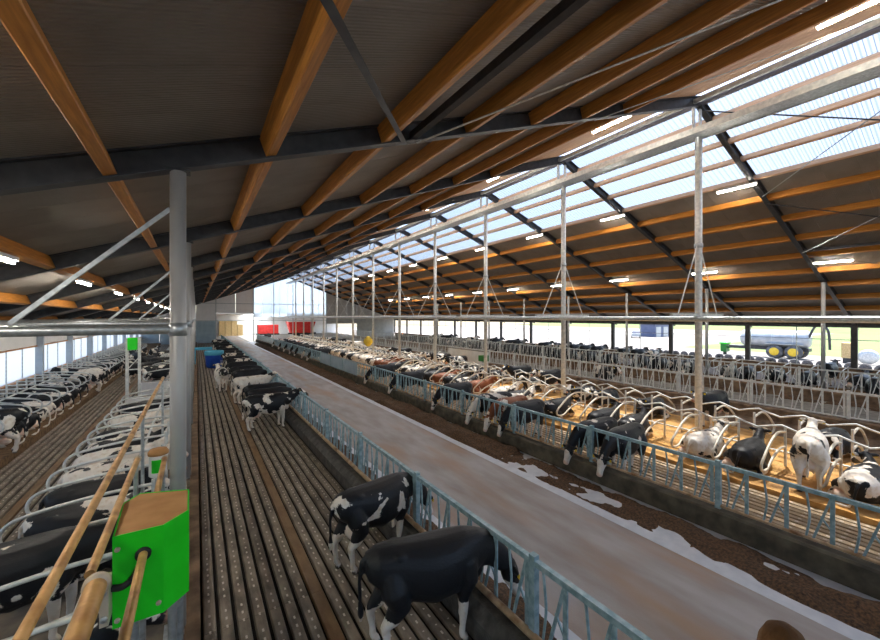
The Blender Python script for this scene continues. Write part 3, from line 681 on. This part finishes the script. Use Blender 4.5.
    me = mb.mesh(name, M['cow']); tmp = bpy.data.objects.new('tmp', me); col.objects.link(tmp)
    md = tmp.modifiers.new('r', 'REMESH'); md.mode = 'VOXEL'; md.voxel_size = .021; md.use_smooth_shade = True
    sm = tmp.modifiers.new('s', 'SMOOTH'); sm.factor = .5; sm.iterations = 4
    dc = tmp.modifiers.new('d', 'DECIMATE'); dc.ratio = .28
    dg = bpy.context.evaluated_depsgraph_get(); dg.update()
    out = bpy.data.meshes.new_from_object(tmp.evaluated_get(dg)); out.name = name
    bpy.data.objects.remove(tmp); bpy.data.meshes.remove(me)
    out.materials.clear(); out.materials.append(M['cow'])
    out.polygons.foreach_set('use_smooth', [True]*len(out.polygons))
    ca = out.color_attributes.new('zones', 'FLOAT_COLOR', 'POINT'); lying = pose in ('lie', 'curl')
    for v in out.vertices:
        p = v.co; wz = pk = hf = 0.0
        if not lying:
            if p.z < .62: wz = min(1, (.70-p.z)/.3)
            if p.z < .055: hf = 1
        elif p.z < .17 and p.x < .95: wz = .6
        du = (p-Vector(udder)).length
        if du < .20: wz = 1; pk = max(0, min(1, (.20-du)/.05))*.8
        fd = (p-mk['face']).length
        if fd < .13: wz = max(wz, (.13-fd)/.06)
        if (p-mk['muz']).length < .085: pk = .5
        ca.data[v.index].color = (wz, pk, hf, 1)
    return out, mk
COW = {p: cow_mesh('cow', p) for p in ('stand', 'eat', 'look', 'lie', 'curl')}
eye_m = MB(); ell(eye_m, (0,0,0), (.022,.022,.022), None, 8); eye_m = eye_m.mesh('eye', M['eye'])
tag_m = MB().box(-.004, .004, -.028, .028, -.04, .03).mesh('ear_tag', M['tagy'])
KIND = {'b': ('mostly black', -.02, 0), 'm': ('black and white', .42, 0), 'w': ('mostly white', .62, 0), 'r': ('reddish brown', .40, 1), 'k': ('black', .12, 0)}
WH = {'b': .36, 'm': .45, 'w': .565, 'r': .40, 'k': .22}
ncow = 0
def cow(pose, x, y, z, deg, kind, label, group, flip=False, detail=True, s=1.0):
    global ncow; ncow += 1
    me, mk = COW[pose]
    o = put('cow', me, None, (x, y, z), R(deg), (s, -s if flip else s, s)); tag(o, label, 'cow', group)
    o.color = (WH[kind], 1.0 if kind == 'r' else 0.0, 0, 1)
    if detail:
        for e in mk['eyes']: put('eye', eye_m, o, e)
        for e in mk['ears']: put('ear_tag', tag_m, o, e)
    return o
def kn(k): return KIND[k][0]
# feeding at the near fence, heads through the bars
G = 'cows feeding at the near fence'
cow('eat', 2.78, 4.62, 0, -14, 'k', 'big black cow feeding at the near fence, cut by the bottom edge', G, s=1.04)
cow('eat', 2.90, 6.80, 0, 10, 'm', 'black cow with white patches feeding second from the viewer at the near fence', G).color = (.405, 0, 0, 1)
near = [(17.0, 'm', -4), (18.4, 'k', 3), (19.7, 'k', 0), (22.6, 'w', 6), (25.6, 'b', 2), (27.6, 'b', 0), (30.5, 'k', -4), (33.0, 'm', 5), (35.0, 'k', 0), (38.2, 'm', 3), (41.0, 'b', -3), (44.5, 'k', 0), (48, 'm', 4), (52, 'k', 0), (57, 'b', 5), (62, 'm', 0)]
for i, (y, k, a) in enumerate(near):
    cow('stand' if i in (0, 3) else 'eat', (2.5 if i in (0, 3) else 2.72)+rnd.uniform(-.05, .05), y, 0, a, k, '%s %s cow of the far group at the near fence' % (nth(i+1), kn(k)), G, rnd.random() < .5)
x, y = bp(221, 391); cow('stand', x, y+.3, 0, 96, 'w', 'white cow with black rump patch walking away down the slatted alley', 'cows in the slatted alley')
# at the second fence
G = 'cows feeding at the second fence'
sec = [(3.9, None, 0)]
sec = [(6.35, 'b', 184), (7.25, 'b', 178), (10.3, 'k', 180), (11.1, 'r', 183), (12.1, 'm', 176), (14.9, 'k', 180), (19.4, 'k', 178), (23.2, 'k', 180), (38.5, 'k', 180), (41, 'm', 183), (44, 'k', 178), (46.5, 'k', 180), (50, 'b', 182), (54, 'k', 180), (59, 'm', 180)]
for i, (y, k, a) in enumerate(sec):
    cow('eat', 10.52+rnd.uniform(-.05, .08), y, 0, a, k, '%s %s cow from the near end at the fence right of the passage' % (nth(i+1), kn(k)), G, rnd.random() < .5)
# centre stalls
G = 'cows in the centre stalls'
cow('stand', 13.75, 3.12, .12, 11, 'w', 'white cow with black spots standing in the nearest centre stall', G)
lie1 = {0: 'm', 2: 'k', 3: 'w', 5: 'b', 6: 'k', 8: 'b', 10: 'm', 11: 'w', 13: 'r', 14: 'm', 15: 'b'}
cnt = 0
for i in range(58):
    y = 1.6+SP*(i+.5)
    if i == 1: continue
    k = lie1.get(i) if i < 16 else rnd.choice([None, 'w', 'm', 'b', 'w', 'm', 'r', 'k'])
    if k:
        cnt += 1
        cow('lie' if rnd.random() < .6 else 'curl', 13.65+rnd.uniform(-.12, .08), y-.08, .11, rnd.uniform(-3.5, 3.5), k, '%s lying cow, %s, in the centre stall row nearer the passage' % (nth(cnt), kn(k)), G, False, i < 20)
cnt = 0
lie2 = {1: 'b', 3: 'k', 4: 'm', 6: 'k', 8: 'b', 9: 'm'}; lie2.pop(4); lie2.pop(3)
for i in range(58):
    y = 1.6+SP*(i+.5); k = lie2.get(i) if i < 10 else rnd.choice([None, None, 'k', 'm', 'b', 'w', 'm'])
    if k:
        cnt += 1; st = rnd.random() < .18
        cow('stand' if st else ('lie' if rnd.random() < .6 else 'curl'), 17.3+rnd.uniform(-.08, .12), y+.08, .11, 180+rnd.uniform(-3.5, 3.5), k, '%s cow, %s, in the centre stall row farther from the passage' % (nth(cnt), kn(k)), G, False, i < 16)
x, y = bp(604, 388); cow('stand', x, y, 0, 250, 'm', 'black and white cow standing in the brown alley behind the centre stalls', 'cows in the far alleys')
x, y = bp(748, 425); cow('stand', 17.9, 7.0, .12, 178, 'k', 'black cow standing half out of a far centre stall', 'cows in the far alleys')
# left wall row
G = 'cows in the left stalls'; cnt = 0
fix = {0: ('lie', 'm'), 1: ('lie', 'b'), 2: ('lie', 'b'), 3: ('lie', 'm'), 5: ('lie', 'b'), 6: ('lie', 'm'), 8: ('stand', 'm'), 9: ('lie', 'b')}
for i in range(43):
    y = 8.0+SP*(i+.5)
    ps, k = fix.get(i, (None, None)) if i < 10 else rnd.choice([(None, None), ('lie', 'k'), ('lie', 'b'), ('lie', 'm'), ('lie', 'b'), ('stand', 'm'), ('lie', 'm'), ('lie', 'w')])
    if ps:
        cnt += 1
        cow(ps, -5.95+rnd.uniform(-.05, .1) + (.4 if ps == 'stand' else 0), y, .22, 180+rnd.uniform(-3, 3), k, '%s cow, %s, in the stalls by the left wall' % (nth(cnt), kn(k)), G, False, i < 12)
# near column row
G = 'cows in the column row'
cow('look', -2.05, 7.15, .24, 4, 'b', 'black cow with white flank patches standing in the stall below the tan pipes', G)
cow('lie', -1.85, 5.6, .24, 3, 'm', 'black and white cow lying in the nearest stall at the bottom left', G)
for i, (yy, k) in enumerate([(8.55, 'b'), (9.7, 'm'), (10.9, 'b'), (12.05, 'w'), (13.2, 'w'), (14.35, 'm'), (15.5, 'w'), (17.8, 'w'), (20.1, 'b')]):
    cow('lie', -1.75, yy, .24, rnd.uniform(-6, 6), k, '%s lying cow, %s, behind the standing one in the column row' % (nth(i+1), kn(k)), G, False)
for i, yy in enumerate([28.6, 30.9, 34.4, 37.9, 41.3, 44.8]):
    k = 'mbkmbk'[i]; cow('lie' if i % 2 else 'stand', -1.95, yy, .24, rnd.uniform(-6, 6), k, '%s cow, %s, past the white cross wall in the column row' % (nth(i+1), kn(k)), G, False, False)
x, y = bp(155, 392); cow('stand', -3.3, 33.5, 0, 12, 'k', 'black cow crossing the left alley behind the white cross wall', 'cows in the left alley')
for i, (yy, xx, a, k) in enumerate([(37, -4.2, 95, 'm'), (39, -3.4, 60, 'b'), (43, -4.3, 120, 'k'), (48, -3.6, 80, 'm')]):
    cow('stand', xx, yy, 0, a, k, '%s cow standing far down the left alley, %s' % (nth(i+1), kn(k)), 'cows in the left alley', False, False)
# far right
G = 'cows by the open side'; cnt = 0
yy = 2.2
while yy < 60:
    if abs((yy-Y0+3) % 6 - 3) < .55: yy += .6; continue
    k = rnd.choice('kkbkbm'); cnt += 1
    cow('eat', 29.95+rnd.uniform(-.1, .1), yy, 0, 180+rnd.uniform(-6, 6), k, '%s cow, %s, behind the fourth feed fence' % (nth(cnt), kn(k)), G, rnd.random() < .5, False)
    yy += rnd.choice([1.0, 1.1, 1.4, 2.1])
cnt = 0
for i in range(38):
    if rnd.random() < .72:
        k = rnd.choice('kkbmb'); cnt += 1; ps = rnd.choice(['stand', 'stand', 'lie'])
        cow(ps, 34.4, 2.0+1.4*(i+.5), .22, rnd.uniform(-6, 6), k, '%s cow, %s, in the stalls by the open right side' % (nth(cnt), kn(k)), G, False, False)

# ------------------------------------------------------------------ feed heaps
def heap(name, x0, x1, y0, y1, hmax, bias, label, seed, step=.09):
    nx = max(6, int((x1-x0)/step)); ny = int((y1-y0)/.11); b = MB(); vs = []
    for j in range(ny+1):
        y = y0+(y1-y0)*j/ny
        for i in range(nx+1):
            x = x0+(x1-x0)*i/nx; u = i/nx
            n1 = mnoise.fractal(Vector((x*1.3, y*.8, seed)), 1.0, 2.0, 4); n2 = mnoise.noise(Vector((x*9, y*9, seed)))
            env = min(1, u*8, (1-u)*5)
            z = (hmax*(.55+1.1*n1+bias(u, y)) + .025*n2)*env + .03*env - .035
            vs.append((x + .03*n2, y, max(z, -.03)))
    fs = [(j*(nx+1)+i, j*(nx+1)+i+1, (j+1)*(nx+1)+i+1, (j+1)*(nx+1)+i) for j in range(ny) for i in range(nx)]
    b.add(vs, fs, 0, True); o = obj(name, b, M['feed']); o['kind'] = 'stuff'; tag(o, label, 'feed'); return o
heap('feed_heap', 8.12, 9.30, 1.0, 70, .15, lambda u, y: (.4 if y > 9.3 else -.42 + .5*mnoise.noise(Vector((u*2, y*1.7, 5)))) + .35*u + .5*max(0, .12-u)*6, 'dark chopped feed along the fence right of the passage', 3.0)
heap('feed_heap', 3.90, 4.60, 1.0, 70, .10, lambda u, y: (.75-1.5*u), 'dark chopped feed along the inside of the near fence', 11.0)
heap('feed_heap', 27.1, 28.2, 1.0, 60, .22, lambda u, y: .3, 'brown feed along the fourth feed fence', 17.0, .2)

# ------------------------------------------------------------------ near pipes and green box
t = thing('drive_box', 'bright green metal box with brown lid in front of the nearest column', 'box', (0, 0, 0))
poly = [(-.635,4.45),(-.262,4.45),(-.065,4.66),(-.07,5.22),(-.53,5.4),(-.66,5.2)]
inn = [(-.622,4.463),(-.267,4.463),(-.078,4.665),(-.083,5.21),(-.528,5.385),(-.645,5.195)]
b = MB(); n = len(poly); zb, zt = 1.79, 2.62
vs = [(x, y, zb) for x, y in poly] + [(x, y, zt) for x, y in poly] + [(x, y, zt) for x, y in inn] + [(x, y, zt-.12) for x, y in inn]
b.add(vs, [tuple(range(n))[::-1]] + [(i, (i+1)%n, n+(i+1)%n, n+i) for i in range(n)] + [(n+i, n+(i+1)%n, 2*n+(i+1)%n, 2*n+i) for i in range(n)] + [(2*n+i, 2*n+(i+1)%n, 3*n+(i+1)%n, 3*n+i) for i in range(n)])
obj('casing', b, M['green'], t)
obj('lid', MB().prism(inn, zt-.012, zt-.004), M['lid'], t)
obj('slot', MB().lathe([(.062, 4.43), (.062, 4.452)], 20, (-.415, 0, 2.40), 'y'), M['black'], t)
obj('dark_strap', MB().tube(bez([(-.64,4.44,2.17),(-.56,4.43,2.16),(-.48,4.43,2.22),(-.43,4.43,2.34)], 4), .03, 8), M['black'], t)
for x, z in ((-.60, 2.50), (-.60, 1.86), (-.30, 1.90)): obj('bolt', MB().lathe([(.022, 4.435), (.022, 4.45)], 12, (x, 0, z), 'y'), M['bracket'], t)
for x, y in ((-.5, 4.6), (-.2, 4.6), (-.5, 5.2), (-.16, 5.1)): obj('leg', MB().tube([(x, y, .2), (x, y, 1.8)], .04, 10), M['galv'], t)
t = thing('clamp_plate', 'beige bolted bracket plate on the left of the green box', 'bracket', (0,0,0))
obj('plate', MB().box(-.70, -.64, 4.30, 4.48, 1.93, 2.30), M['bracket'], t); obj('arm', MB().box(-.82, -.66, 4.36, 4.46, 2.20, 2.30), M['bracket'], t)
for z in (2.0, 2.23): obj('bolt', MB().lathe([(.025, 4.28), (.025, 4.30)], 12, (-.67, 0, z), 'y'), M['galv'], t)
def longpipe(label, x, z, y0, y1, r, posts, cap=True):
    t = thing('long_pipe', label, 'pipe', (x, 0, 0))
    obj('tube', MB().tube([(0, y0, z), (0, y1, z)], r, 16), M['tan_pipe'], t)
    for i, y in enumerate(posts): obj('stand', MB().tube([(0, y, .2), (0, y, z-r*.6)], .028, 8), M['galv'], t)
    if cap: obj('end_collar', MB().lathe([(r*1.25, y1-.06), (r*1.25, y1)], 16, (0, 0, z), 'y'), M['bracket'], t)
    return t
longpipe('thin tan pipe running far down the stall row, leftmost of the three', -.85, 2.75, -1.0, 14.2, .036, (9, 14))
longpipe('thick tan pipe ending left of the green box', -.62, 2.62, -1.0, 3.75, .066, ())
longpipe('slim tan pipe continuing from behind the thick pipe to the small motor', -.675, 2.66, 3.82, 6.6, .034, (6.4,))
longpipe('tan pipe passing through the front of the green box', -.415, 2.40, -1.0, 7.3, .036, (6.9,))
t = thing('pump_motor', 'small cream motor with green label beyond the green box', 'motor', (-.50, 7.35, 0))
obj('body', MB().lathe([(.10, 2.12), (.12, 2.14), (.12, 2.44), (.10, 2.46)], 20), M['white_paint'], t)
obj('cap', MB().lathe([(.135, 2.46), (.135, 2.50), (.11, 2.54)], 20), M['lid'], t)
b = MB(); n = 8; vs = []
for i in range(n+1):
    a = R(-130+80*i/n); vs += [(.1215*math.cos(a), .1215*math.sin(a), 2.2), (.1215*math.cos(a), .1215*math.sin(a), 2.4)]
b.add(vs, [(2*i, 2*i+2, 2*i+3, 2*i+1) for i in range(n)]); obj('label_band', b, M['green'], t)
obj('bracket', MB().box(.1, .34, -.04, .04, 2.2, 2.42), M['bracket'], t); obj('stand', MB().tube([(0,0,.2),(0,0,2.13)], .04, 10), M['galv'], t)

# white cross wall, frame and green sign in the left part
t = thing('cross_wall', 'low white concrete wall across the near stall row', 'wall', (-1.4, 22.1, 0))
obj('near_wall', MB().box(-1.3, 1.2, -.1, .1, -.05, .9), M['white_paint'], t); obj('far_wall', MB().box(-1.3, 1.2, 4.3, 4.5, -.05, .95), M['white_paint'], t)
t = thing('passage_frame', 'tall galvanised gate frame in front of the left alley', 'frame', (-2.87, 24.0, 0))
for dx in (0, .48): obj('post', MB().box(dx-.06, dx+.06, -.06, .06, -.05, 3.55), M['galv_white'], t)
obj('cross_beam', MB().bar((0, 0, 3.5), (.55, 0, 3.5), .08, .1), M['galv_white'], t)
obj('diagonal', MB().bar((0, 0, 2.0), (.55, 0, 2.7), .04, .04), M['galv_white'], t); obj('rail', MB().bar((0, 0, 2.0), (.55, 0, 2.0), .05, .05), M['galv_white'], t)
t = thing('green_sign', 'small bright green box on top of the gate frame', 'box', (-2.66, 23.86, 2.98))
obj('casing', MB().prism([(-.17,-.1),(.1,-.1),(.2,0),(.2,.2),(-.17,.2)], 0, .6), M['green'], t); obj('lid', MB().prism([(-.14,-.07),(.08,-.07),(.17,.02),(.17,.17),(-.14,.17)], .6, .605), M['lid'], t)
# trough in the slatted alley
x, y = bp(212, 366)
t = thing('water_trough', 'dark blue tub with light blue rim in the slatted alley', 'trough', (1.35, 40, 0))
obj('tub', MB().lathe([(.5,0),(.62,.1),(.7,1.1),(.72,1.2),(.62,1.2),(.55,.3)], 20), M['blue'], t); obj('rim', MB().lathe([(.74,1.15),(.78,1.2),(.78,1.5),(.74,1.55),(.66,1.55),(.66,1.2)], 20), M['cyan'], t)
t = thing('blue_barrier', 'light blue barrier arm beside the dark blue tub', 'barrier', (-.1+.45, 41.3, 0))
obj('arm', MB().box(-.6, .9, -.08, .08, 1.55, 1.8), M['cyan'], t); obj('post', MB().box(-.55, -.4, -.08, .08, 0, 1.6), M['cyan'], t)
# brush, white wall and green box in the centre
t = thing('cow_brush', 'yellow rotating cow brush on a far ridge post', 'brush', (14.75, Y0+6*BAY, 0))
prof = [(.12, 1.6)] + [(.14+.34*math.sin(math.pi*(i+.5)/10)+.03*math.sin(i*2.2), 1.65+.1*i) for i in range(10)] + [(.12, 2.65)]
obj('bristles', MB().lathe(prof, 20), M['yellow'], t); obj('hanger', MB().tube([(0,0,2.6),(0,0,3.0),(.55,0,3.1)], .05, 8), M['galv'], t)
t = thing('cross_wall', 'pale concrete wall behind the centre stalls between two ridge posts', 'wall', (18.75, 25.0, 0))
obj('slab', MB().box(-.1, .1, -2.6, 2.6, -.05, 1.9), M['white_paint'], t); obj('coping', MB().box(-.14, .14, -2.6, 2.6, 1.9, 1.96), M['conc'], t)
t = thing('drive_box', 'small dark green box beside the pale wall of the centre stalls', 'box', (18.1, 22.0, 1.3))
obj('casing', MB().prism([(-.3,-.3),(.2,-.3),(.35,-.1),(.35,.3),(-.3,.3)], 0, .42), M['green_dark'], t); obj('lid', MB().prism([(-.27,-.27),(.18,-.27),(.32,-.08),(.32,.27),(-.27,.27)], .42, .43), M['green_dark'], t)
obj('leg', MB().box(-.1,.1,-.1,.1,-1.25,0), M['galv'], t)
# rusty post top at the lower edge
t = thing('rusty_post', 'rusty brown rounded post top at the bottom edge of the picture', 'post', (1.62, .43, 0))
obj('shaft', MB().lathe([(.06, 0), (.06, 3.42)], 16), M['rust'], t); obj('cap', MB().lathe([(.07, 3.42), (.073, 3.48), (.066, 3.53), (.048, 3.57), (.02, 3.59)], 24), M['rust'], t)

# ------------------------------------------------------------------ yard outside, right
t = thing('slurry_tanker', 'silver slurry tanker with yellow wheel hubs parked on the yard', 'tanker', (55.5, 15.6, 0), R(0))
obj('tank', MB().lathe([(.3,-3.1),(.75,-3.0),(.95,-2.75),(.98,0),(.95,2.75),(.75,3.0),(.3,3.1)], 28, (0,0,2.15), 'y'), M['tank'], t)
for yy in (-1.8, 0, 1.8): obj('band', MB().lathe([(.99,yy-.04),(1.0,yy),(.99,yy+.04)], 28, (0,0,2.15), 'y'), M['galv'], t)
obj('chassis', MB().box(-.55,.55,-3.0,4.2,.85,1.2), M['rafter'], t)
for yy in (-1.9, -.3):
    for s in (-1, 1):
        wh = obj('wheel', MB().lathe([(.35,-.25),(.68,-.25),(.75,-.15),(.75,.15),(.68,.25),(.35,.25)], 28, (1.0*s, yy, .75), 'x'), M['tyre'], t)
        obj('hub', MB().lathe([(.1,-.27),(.42,-.27),(.45,-.24),(.45,.24),(.42,.27),(.1,.27)], 24, (1.0*s, yy, .75), 'x'), M['yellow'], wh)
    obj('mudguard', MB().box(-1.28,-.72,yy-.8,yy+.8,1.56,1.6), M['galv'], t)
obj('drawbar', MB().bar((0,3.5,1.0),(0,4.5,.85),.25,.2), M['green_dark'], t)
obj('suction_arm', MB().tube(bez([(-.5,-3.0,2.4),(-.5,-3.5,3.6),(-.5,-4.1,3.7),(-.5,-4.5,3.0),(-.5,-4.6,1.2)], 5), .11, 10), M['rafter'], t)
t = thing('pump_unit', 'orange and cream pump unit right of the slurry tanker', 'pump', (55, 9.6, 0))
obj('frame', MB().box(-.5,.5,-.4,.4,0,.5), M['rafter'], t); obj('hopper', MB().prism([(-.5,-.5),(.5,-.5),(.5,.5),(-.5,.5)], .5, 2.0), M['straw'], t); obj('reel', MB().lathe([(.25,-.3),(.7,-.3),(.7,-.22),(.3,-.2),(.3,.2),(.7,.22),(.7,.3),(.25,.3)], 20, (-.3,-1.3,.72), 'x'), M['galv_white'], t)
t = thing('hitch_block', 'green hitch frame at the front of the slurry tanker', 'machine part', (55.5, 20.4, 0))
obj('frame', MB().box(-.5,.5,-.3,.3,.3,1.3), M['green_dark'], t); obj('top_plate', MB().box(-.6,.6,-.4,.4,1.3,1.45), M['green'], t); obj('foot', MB().box(-.15,.15,-.15,.15,-.02,.3), M['rafter'], t)
ty = MB()
ty.lathe([(.28,-.12),(.45,-.15),(.54,-.1),(.56,0),(.54,.1),(.45,.15),(.28,.12),(.28,-.12)], 20, (0,0,0), 'x'); ty = ty.mesh('tyre', M['tyre'])
n_ = 0
for i in range(46):
    y = 2+.86*i; lv = 1
    for l in range(lv):
        n_ += 1; o = put('tyre', ty, None, (46+rnd.uniform(-.3, .3), y, .385+.8*l), rnd.uniform(-.35, .35), (.72,)*3); tag(o, '%s grey tyre from the near end of the row standing on the yard' % nth(n_) if n_ < 100 else 'grey tyre at the far end of the row standing on the yard', 'tyre', 'tyres on the yard')
t = thing('farm_shed', 'dark blue shed across the yard', 'building', (92, 48, 0))
obj('wall', MB().box(-3.5,3.5,-1.8,1.8,0,2.9), M['navy'], t); b = MB(); b.add([(-3.8,-2.1,2.9),(3.8,-2.1,2.9),(0,-2.1,3.8),(-3.8,2.1,2.9),(3.8,2.1,2.9),(0,2.1,3.8)], [(0,1,2),(3,5,4),(0,2,5,3),(2,1,4,5),(0,3,4,1)]); obj('roof', b, M['grey_sheet'], t)
for xx in (-2, 1.2): obj('door', MB().box(xx-1,xx+1,-1.86,-1.8,0,2.3), M['grey_sheet'], t)
t = thing('parked_car', 'grey car parked on the pale yard beyond the open side', 'car', (82, 47, 0), R(30))
obj('body', MB().prism([(-2.2,-.85),(2.2,-.85),(2.2,.85),(-2.2,.85)], .35, .95), M['tank'], t)
b = MB(); b.add([(-1.5,-.8,.95),(1.1,-.8,.95),(1.1,.8,.95),(-1.5,.8,.95),(-1.1,-.65,1.5),(.5,-.65,1.5),(.5,.65,1.5),(-1.1,.65,1.5)], [(4,5,6,7),(0,1,5,4),(1,2,6,5),(2,3,7,6),(3,0,4,7)]); obj('cabin', b, M['navy'], t)
for sx in (-1.4, 1.4):
    for sy in (-.8, .8): obj('wheel', MB().lathe([(.15,-.1),(.3,-.1),(.33,-.05),(.33,.05),(.3,.1),(.15,.1)], 18, (sx, sy, .33), 'y'), M['black'], t)
# trees beyond the left windows
def bush(x, y, h, r, seed, label):
    t = thing('tree', label, 'tree', (x, y, 0), 0, 'trees outside the left windows'); rr_ = random.Random(seed)
    obj('trunk', MB().tube([(0,0,-.05),(0.1,0,h*.5)], [.18,.1], 8), M['rust'], t)
    b = MB()
    for i in range(900):
        th, ph = rr_.uniform(0, 2*math.pi), math.acos(rr_.uniform(-1, 1)); q = r*rr_.uniform(.6, 1)**.5
        c = Vector((q*math.sin(ph)*math.cos(th), q*math.sin(ph)*math.sin(th), h*.62+q*.9*math.cos(ph))); d = Vector((rr_.uniform(-1,1), rr_.uniform(-1,1), rr_.uniform(-1,1))).normalized(); e = d.orthogonal().normalized()
        b.add([c-d*.22, c+e*.12, c+d*.22, c-e*.12], [(0,1,2,3)])
    o = obj('foliage', b, M['leaf'], t); o['kind'] = 'stuff'
for i in range(9): bush(-24-rnd.uniform(0, 6), 30+i*9, 5+rnd.uniform(0, 2), 2.6, i, '%s tree from the near end outside the left windows' % nth(i+1))
print('cows', ncow, 'objects', len(bpy.data.objects))
